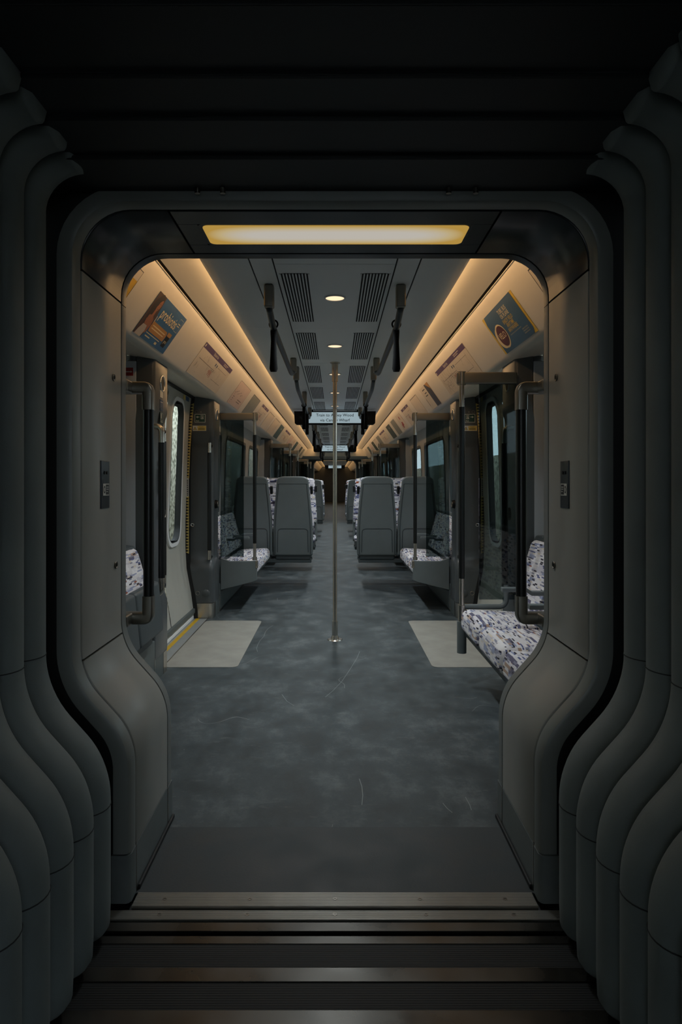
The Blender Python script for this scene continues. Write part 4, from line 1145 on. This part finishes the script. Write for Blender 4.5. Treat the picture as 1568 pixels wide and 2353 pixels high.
# left: blue poster with a woman
t, F, w, h = poster(-1, 3.59, 4.22, 'blue poster with a woman, white lettering and an orange banner, left coving', bluep)
P(F,t,'picture_backdrop',mat('printed dark brown',(70,44,36),.5),lambda q: F.poly(q,[(-w/2,-h/2),(-w/2+.13,-h/2),(-w/2+.17,-.03),(-w/2+.135,h/2),(-w/2,h/2)],.0016))
P(F,t,'picture_hair',hair,lambda q: (F.ell(q,-w/2+.085,.080,.048,.052,.0019,28,-.3), F.ell(q,-w/2+.058,.040,.034,.060,.00192,28,.25), F.ell(q,-w/2+.05,-.01,.022,.045,.00194,24,.1)))
P(F,t,'picture_skin',skin,lambda q: (F.ell(q,-w/2+.108,.068,.024,.037,.0022,28,-.28), F.poly(q,[(-w/2+.088,.050),(-w/2+.112,.040),(-w/2+.118,.004),(-w/2+.150,-.012),(-w/2+.163,-.045),(-w/2+.150,-.095),(-w/2+.132,-.100),(-w/2+.118,-.062),(-w/2+.060,-.055),(-w/2+.048,-.028),(-w/2+.072,-.004),(-w/2+.086,.010)],.0021), F.ell(q,-w/2+.072,-.022,.017,.026,.0023,20,.5)))
P(F,t,'picture_face',hair,lambda q: (F.ell(q,-w/2+.104,.078,.005,.0022,.0026,12), F.ell(q,-w/2+.122,.077,.004,.0020,.0026,12), F.ell(q,-w/2+.112,.048,.007,.0024,.0026,12), F.ell(q,-w/2+.115,.062,.0022,.004,.0026,10), F.poly(q,[(-w/2+.080,.102),(-w/2+.100,.109),(-w/2+.118,.104),(-w/2+.105,.100),(-w/2+.090,.085),(-w/2+.086,.060),(-w/2+.080,.062)],.0025)))
P(F,t,'picture_top',cloth,lambda q: (F.poly(q,[(-w/2+.055,-.058),(-w/2+.118,-.058),(-w/2+.130,-.088),(-w/2+.118,-h/2),(-w/2+.018,-h/2),(-w/2+.030,-.095)],.0024), F.ell(q,-w/2+.09,-.105,.03,.016,.0026)))
P(F,t,'lettering',cream,lambda q: (F.text(q,'probiotis',.045,.052,.095,.0022,.95), F.rect(q,-.145,-.137,-.035,.02,.0022), F.frame(q,.215,.29,.02,.105,.002,.0022), F.rect(q,.225,.27,.07,.075,.0022), F.rect(q,.225,.27,.055,.06,.0022)))
P(F,t,'banner',orangep,lambda q: F.poly(q,[(-.15,-.045),(-.14,-.012),(.15,-.012),(.165,-.035),(.16,-.075),(-.14,-.075)],.0024))
P(F,t,'small_print',cream,lambda q: (F.rect(q,-.12,.13,-.036,-.030,.0028),F.rect(q,-.12,.12,-.053,-.047,.0028),F.rect(q,-.15,.12,-.088,-.084,.0022),F.rect(q,-.14,-.05,-.108,-.101,.0022),F.rect(q,.06,.10,-.115,-.10,.0022)))
P(F,t,'pictured_pot',black,lambda q: (F.rect(q,.175,.245,-.10,-.03,.0024),)); P(F,t,'pictured_lid',orangep,lambda q: F.rect(q,.17,.25,-.03,-.005,.0025))
P(F,t,'pot_print',cream,lambda q: F.text(q,'pro',.21,-.065,.035,.0027))
# left: yellow one by the doorway corner
t, F, w, h = poster(-1, 2.66, 3.27, 'yellow notice with a white header at the near left corner of the coving', yellow_m, 'notice')
P(F,t,'header',paper,lambda q: F.rect(q,-w/2,w/2,h/2-.055,h/2,.0016)); P(F,t,'header_print',ink,lambda q: (F.rect(q,.18,.22,.09,.098,.002),F.rect(q,.18,.22,.105,.112,.002),F.frame(q,-w/2,w/2,-h/2,h/2,.004,.0018)))
# right corner blank frame
t, F, w, h = poster(1, 2.66, 3.24, 'blank pale framed panel at the near right corner of the coving', paper, 'notice')
P(F,t,'frame_line',ink,lambda q: F.frame(q,-w/2,w/2,-h/2,h/2,.006,.0016))
# right: slate blue poster with a round tin on a yellow sheet
t, F, w, h = poster(1, 3.57, 4.245, 'slate blue poster with a maroon round tin on a yellow sheet, right coving', yel)
w -= .05
P(F,t,'blue_sheet',bluep2,lambda q: F.poly(q,[(-w/2+.012,-h/2+.0),(w/2-.03,-h/2),(w/2,-h/2+.03),(w/2-.005,h/2),(-w/2+.03,h/2),(-w/2,h/2-.05)],.0024))
P(F,t,'pictured_tins',cream,lambda q: (F.ell(q,-.215,-.035,.085,.068,.0027,30,.2),F.ell(q,-.175,-.03,.100,.076,.0028,32,.2)))
P(F,t,'tin_label',maroon,lambda q: F.ell(q,-.172,-.029,.088,.065,.0031,32,.2))
P(F,t,'tin_lettering',cream,lambda q: F.text(q,'VELO',-.172,-.028,.055,.0035))
P(F,t,'headline',cream,lambda q: (F.text(q,'TUBE, BUS',.06,.088,.036,.0028),F.text(q,'OR PLANE',.06,.058,.036,.0028)))
P(F,t,'subhead',yel,lambda q: (F.text(q,'ENJOY VELO',.06,.026,.034,.0028),F.text(q,'ANYTIME',.06,-.002,.034,.0028),F.text(q,'ANYWHERE',.06,-.030,.034,.0028)))
P(F,t,'small_print',greyp,lambda q: (F.rect(q,-.05,.17,-.058,-.053,.0028),F.rect(q,.16,.26,-.075,-.068,.0028),F.rect(q,.16,.26,-.088,-.081,.0028),F.rect(q,.16,.26,-.101,-.095,.0028)))
# maps
def route_map(s, y0, y1, label, txt, big=True):
    t, F, w, h = poster(s, y0, y1, label, paper, 'map')
    hh = .042 if big else .035
    P(F,t,'purple_header',purple_m,lambda q: F.rect(q,-w/2,w/2,h/2-hh,h/2,.0016))
    P(F,t,'header_lettering',paper,lambda q: (F.text(q,txt,-.12*w,h/2-hh/2,.036,.002), F.ell(q,-w/2+.03,h/2-hh/2,.012,.012,.002), F.rect(q,.18*w,.34*w,h/2-hh*.42,h/2-hh*.3,.002), F.rect(q,.18*w,.30*w,h/2-hh*.72,h/2-hh*.6,.002)))
    rnd = random.Random(int(y0*10)+s)
    def lines(q):
        F.rect(q,-w*.44,w*.05,.008,.012,.0016); F.rect(q,-w*.05,w*.05,-.004,0,.0016)
        F.rect(q,w*.08,w*.42,.048,.051,.0016); F.rect(q,w*.10,w*.42,-.060,-.057,.0016); F.rect(q,w*.05,w*.053,-.004,.05,.0016)
        for k in range(34):
            a = -w*.46+rnd.random()*w*.9; b = -h*.42+rnd.random()*h*.66; l = .008+rnd.random()*.03
            F.rect(q,a,a+.0035,b,b+l,.0016)
    P(F,t,'route_lines',linep,lines)
    P(F,t,'interchange_blocks',sign_b,lambda q: (F.rect(q,-.02,.012,.042,.066,.0018),F.rect(q,.045,.077,.040,.064,.0018)) if big else F.rect(q,0,.02,0,.02,.0018))
    P(F,t,'interchange_marks',redp,lambda q: [F.rect(q,-.10+k*.022,-.088+k*.022,-.03-(.02 if k%2 else .0)-k*.003,-.008,.0018) for k in range(6)])
    return t
route_map(-1, 4.88, 6.10, 'large route map with a purple header, left coving above the first door', 'Elizabeth line')
tt = route_map(1, 4.92, 6.24, 'large route map with a purple header, right coving above the first door', 'Elizabeth line')
F, w, h = poster_frame(1, 4.92, 6.24)
def tangle(q):
    rnd = random.Random(5)
    for k in range(46):
        a = -w*.48+rnd.random()*w*.42; b = -h*.4+rnd.random()*h*.6; l = .03+rnd.random()*.09; th = rnd.choice((0,.785,-.785,1.57)); c, d = math.cos(th), math.sin(th)
        F.poly(q,[(a,b),(a+l*c,b+l*d),(a+l*c-.003*d,b+l*d+.003*c),(a-.003*d,b+.003*c)],.0019)
P(F, tt, 'network_lines', linep, tangle)
def generic(s, y0, y1, kind, label):
    base = {'pink':pink,'grey':greyp,'blank':paper,'teal':tealp,'green':greenp,'split':paper,'red':paper,'slim':greyp}[kind]
    t, F, w, h = poster(s, y0, y1, label, base)
    if kind == 'pink':
        P(F,t,'print',linep,lambda q: ([F.rect(q,-w*.42+k*.055,-w*.42+k*.055+.03,h*.05*(k%3),h*.05*(k%3)+.010,.0016) for k in range(8)],[F.rect(q,-w*.4,-w*.4+.02+.02*(k%4),-h*.42+k*.022,-h*.42+k*.022+.007,.0016) for k in range(5)],F.rect(q,0,w*.35,-.05,-.042,.0016),F.rect(q,0,w*.3,-.075,-.067,.0016)))
        P(F,t,'edge_line',ink,lambda q: (F.rect(q,w/2-.004,w/2,-h/2,h/2,.0016),F.rect(q,-w/2,w/2,h/2-.003,h/2,.0016)))
    if kind in ('grey','blank'):
        P(F,t,'edge_line',ink,lambda q: (F.rect(q,w/2-.006,w/2,-h/2,h/2,.0016) if s<0 else F.rect(q,-w/2,-w/2+.006,-h/2,h/2,.0016),F.rect(q,-w/2,w/2,h/2-.006,h/2,.0016)))
    if kind == 'split':
        P(F,t,'picture',mat('poster dusk',(50,46,58),.4,noise=.5,nscale=30),lambda q: F.rect(q,w*.1,w/2,-h/2,h/2,.0016))
        P(F,t,'picture_glow',orangep,lambda q: F.poly(q,[(w*.2,h/2),(w/2,h/2),(w/2,h*.2)],.0018))
        P(F,t,'print',ink,lambda q: (F.rect(q,-w*.3,-w*.02,.09,.10,.0016),F.rect(q,-w*.25,-w*.02,.05,.06,.0016),F.rect(q,-w*.3,-w*.02,.02,.03,.0016),F.rect(q,-w*.46,-w*.43,-.09,.0,.0016)))
    if kind == 'red':
        P(F,t,'print',redp,lambda q: (F.ell(q,.02,.07,.05,.03,.0016),F.rect(q,-.14,-.02,-.09,-.03,.0016),F.rect(q,-.06,.08,-.06,0,.0016)))
        P(F,t,'edge_line',redp,lambda q: F.rect(q,w/2-.01,w/2,0,h/2,.0016))
    if kind in ('teal','green'):
        P(F,t,'highlight',greyp,lambda q: F.ell(q,w*.1,h*.25,w*.15,.02,.0016))
    return t
generic(-1,6.72,7.46,'pink','pale pink printed notice, left coving past the first door')
generic(-1,7.76,8.40,'grey','plain grey poster, left coving above the first seat group')
route_map(-1,8.72,9.46,'small route map with a short purple header, left coving, nearer one','Elizabeth line',False)
generic(-1,9.66,10.37,'blank','empty poster frame, left coving, nearer of two together')
generic(-1,10.6,11.35,'blank','empty poster frame, left coving, farther of two together')
generic(-1,11.7,12.4,'teal','teal poster, left coving above the second door')
route_map(-1,12.9,14.1,'route map above the second door, left coving','Elizabeth line',False)
for k,(a,kd) in enumerate(((14.5,'pink'),(15.5,'red'),(16.5,'teal'),(17.6,'blank'),(18.8,'green'),(20.1,'grey'))): generic(-1,a,a+.72,kd,'distant %s poster on the left coving, %s of the six farthest' % ({'pink':'pale pink','red':'white and red','teal':'teal','blank':'blank','green':'green','grey':'grey'}[kd],cnt[k]))
generic(1,6.82,7.42,'split','half picture half white poster with an orange corner, right coving')
generic(1,7.78,8.36,'blank','empty poster frame, right coving beside the half picture poster')
route_map(1,8.72,9.50,'small route map with a short purple header, right coving, nearer one','Elizabeth line',False)
generic(1,9.82,10.42,'red','white poster with red shapes, right coving')
generic(1,10.75,11.32,'slim','grey green poster, right coving next to the dark green one')
generic(1,11.66,12.34,'green','dark green poster, right coving above the second door')
route_map(1,12.9,14.1,'route map above the second door, right coving','Elizabeth line',False)
for k,(a,kd) in enumerate(((14.5,'grey'),(15.5,'blank'),(16.5,'green'),(17.6,'pink'),(18.8,'teal'),(20.1,'blank'))): generic(1,a,a+.72,kd,'distant %s poster on the right coving, %s of the six farthest' % ({'pink':'pale pink','teal':'teal','blank':'blank','green':'green','grey':'grey'}[kd],cnt[k]))
for s, side in ((-1,'left'),(1,'right')):
    for k,a in enumerate((28.5,30.2,32.,34.)): generic(s,a,a+.8,('blank','grey','teal','blank')[k],'tiny poster on the %s coving of the next car, %s from the far doorway' % (side,cnt[k]))

# the car behind the camera, whose lamps and windows light the gangway
bulkhead(-.54, -.50, 'wall_rear_car_end', pillar_m, 2.36)
flat('floor_rear_car', floor_m, (-1.4,1.4,-9.,-.5,-.05,-.01))
flat('ceiling_rear_car', ceil_m, (-1.5,1.5,-9.,-.5,2.30,2.34))
flat('wall_rear_car', wall_m, (-1.42,-1.38,-9.,-.5,0,1.0),(1.38,1.42,-9.,-.5,0,1.0),(-1.42,-1.38,-9.,-.5,1.8,2.30),(1.38,1.42,-9.,-.5,1.8,2.30),(-1.4,1.4,-9.04,-9.,0,2.3),*[(x0,x0+.04,y,y+.5,1.0,1.8) for x0 in (-1.42,1.38) for y in (-8.9,-6.9,-4.9,-2.9,-1.1)])
for s, side in ((-1,'left'),(1,'right')):
    cove_lamp(-8.8, -.8, s, 'warm cove light strip of the car behind the camera, %s side' % side)
# far doorway: the same frame turned round
fp = copy_tree(portal, (0,25.4,0), 'small rounded doorway frame at the far end of the car', rotz=PI)
fl_ = copy_tree(lampo, (0,25.4,2.085), 'small amber light panel in the far doorway frame', rotz=PI)
o = bulkhead(25.14, 25.18, 'wall_back', pillar_m)

# ------------------------------------------------------------------ outside
def stone():
    m = bpy.data.materials.new('trackside stone wall'); m.use_nodes = True
    nt = m.node_tree; N = nt.nodes; L = nt.links; b = N['Principled BSDF']; b.inputs['Roughness'].default_value = .9
    tc = N.new('ShaderNodeTexCoord'); mp = N.new('ShaderNodeMapping'); mp.inputs['Scale'].default_value = (1,1,1.6); L.new(tc.outputs['Object'], mp.inputs[0])
    v = N.new('ShaderNodeTexVoronoi'); v.inputs['Scale'].default_value = 9; L.new(mp.outputs[0], v.inputs['Vector'])
    n = N.new('ShaderNodeTexNoise'); n.inputs['Scale'].default_value = 14; n.inputs['Detail'].default_value = 8; L.new(tc.outputs['Object'], n.inputs['Vector'])
    mm = N.new('ShaderNodeMath'); mm.operation = 'MULTIPLY_ADD'; mm.inputs[1].default_value = .5; L.new(v.outputs['Distance'], mm.inputs[0]); L.new(n.outputs['Fac'], mm.inputs[2])
    r = N.new('ShaderNodeValToRGB'); e = r.color_ramp.elements; e[0].position = .42; e[0].color = rgb(70,68,56); e[1].position = .85; e[1].color = rgb(232,224,200)
    x = e.new(.62); x.color = rgb(150,144,120)
    L.new(mm.outputs[0], r.inputs[0]); L.new(r.outputs[0], b.inputs['Base Color']); return m
st = stone()
ow = MB().box(-3.3,-2.9,-6,60,-1.2,3.0).build('retaining_wall', st, smooth=False); tag(ow,'speckled beige stone wall seen through the left door window','wall')
ow = MB().box(2.9,3.3,-6,60,-1.2,1.75).build('retaining_wall', st, smooth=False); tag(ow,'lower speckled wall with pale sky above it seen through the right door window','wall')
tag(MB().box(-40,40,-30,80,-1.3,-1.2).build('ground', mat('track ballast',(150,146,138),.9,noise=.4,nscale=30), smooth=False), kind='structure')

W = bpy.data.worlds.new('overcast sky'); SC.world = W; W.use_nodes = True
bg = W.node_tree.nodes['Background']; bg.inputs[0].default_value = rgb(196,210,220); bg.inputs[1].default_value = 7.

# ------------------------------------------------------------------ the lamps' own light
def lamp(name, loc, power, col, sx, sy=None, spread=PI):
    l = bpy.data.lights.new(name, 'AREA'); l.energy = power; l.color = col
    if sy: l.shape = 'RECTANGLE'; l.size = sx; l.size_y = sy
    else: l.shape = 'DISK'; l.size = sx
    l.spread = spread
    o = bpy.data.objects.new(name, l); COL.objects.link(o); o.location = loc; return o
y = P0+.54
while y < YB-.6:
    lamp('downlight_lamp', (0,y,2.205), 7., (.90,.97,1), .09, None, 2.2); y += PITCH
y = 27.5
while y < 41:
    lamp('downlight_lamp', (0,y,2.205), 5., (.9,.97,1), .09); y += 2*PITCH  # added to offset the warm cove light; no downlight fittings in the next car
lamp('doorway_lamp', (.003,2.30,2.080), 1., (1,.93,.82), .84, .16, 2.5)
lamp('doorway_lamp', (.003,25.40,2.080), 2., (1,.9,.75), .84, .16)
# ------------------------------------------------------------------ camera
cam = bpy.data.cameras.new('camera'); co = bpy.data.objects.new('camera', cam); COL.objects.link(co)
co.location = (0,0,1.25); co.rotation_euler = (PI/2,0,0); cam.lens = 36*1569/2353; cam.sensor_width = 36; cam.sensor_fit = 'AUTO'
cam.shift_x = (784-770)/2353; cam.shift_y = -(1176.5-1110)/2353; cam.clip_start = .05; cam.clip_end = 200
SC.camera = co
vs = SC.view_settings; vs.view_transform = 'Standard'; vs.look = 'None'; vs.gamma = 1; vs.use_curve_mapping = False; vs.exposure = 0.0
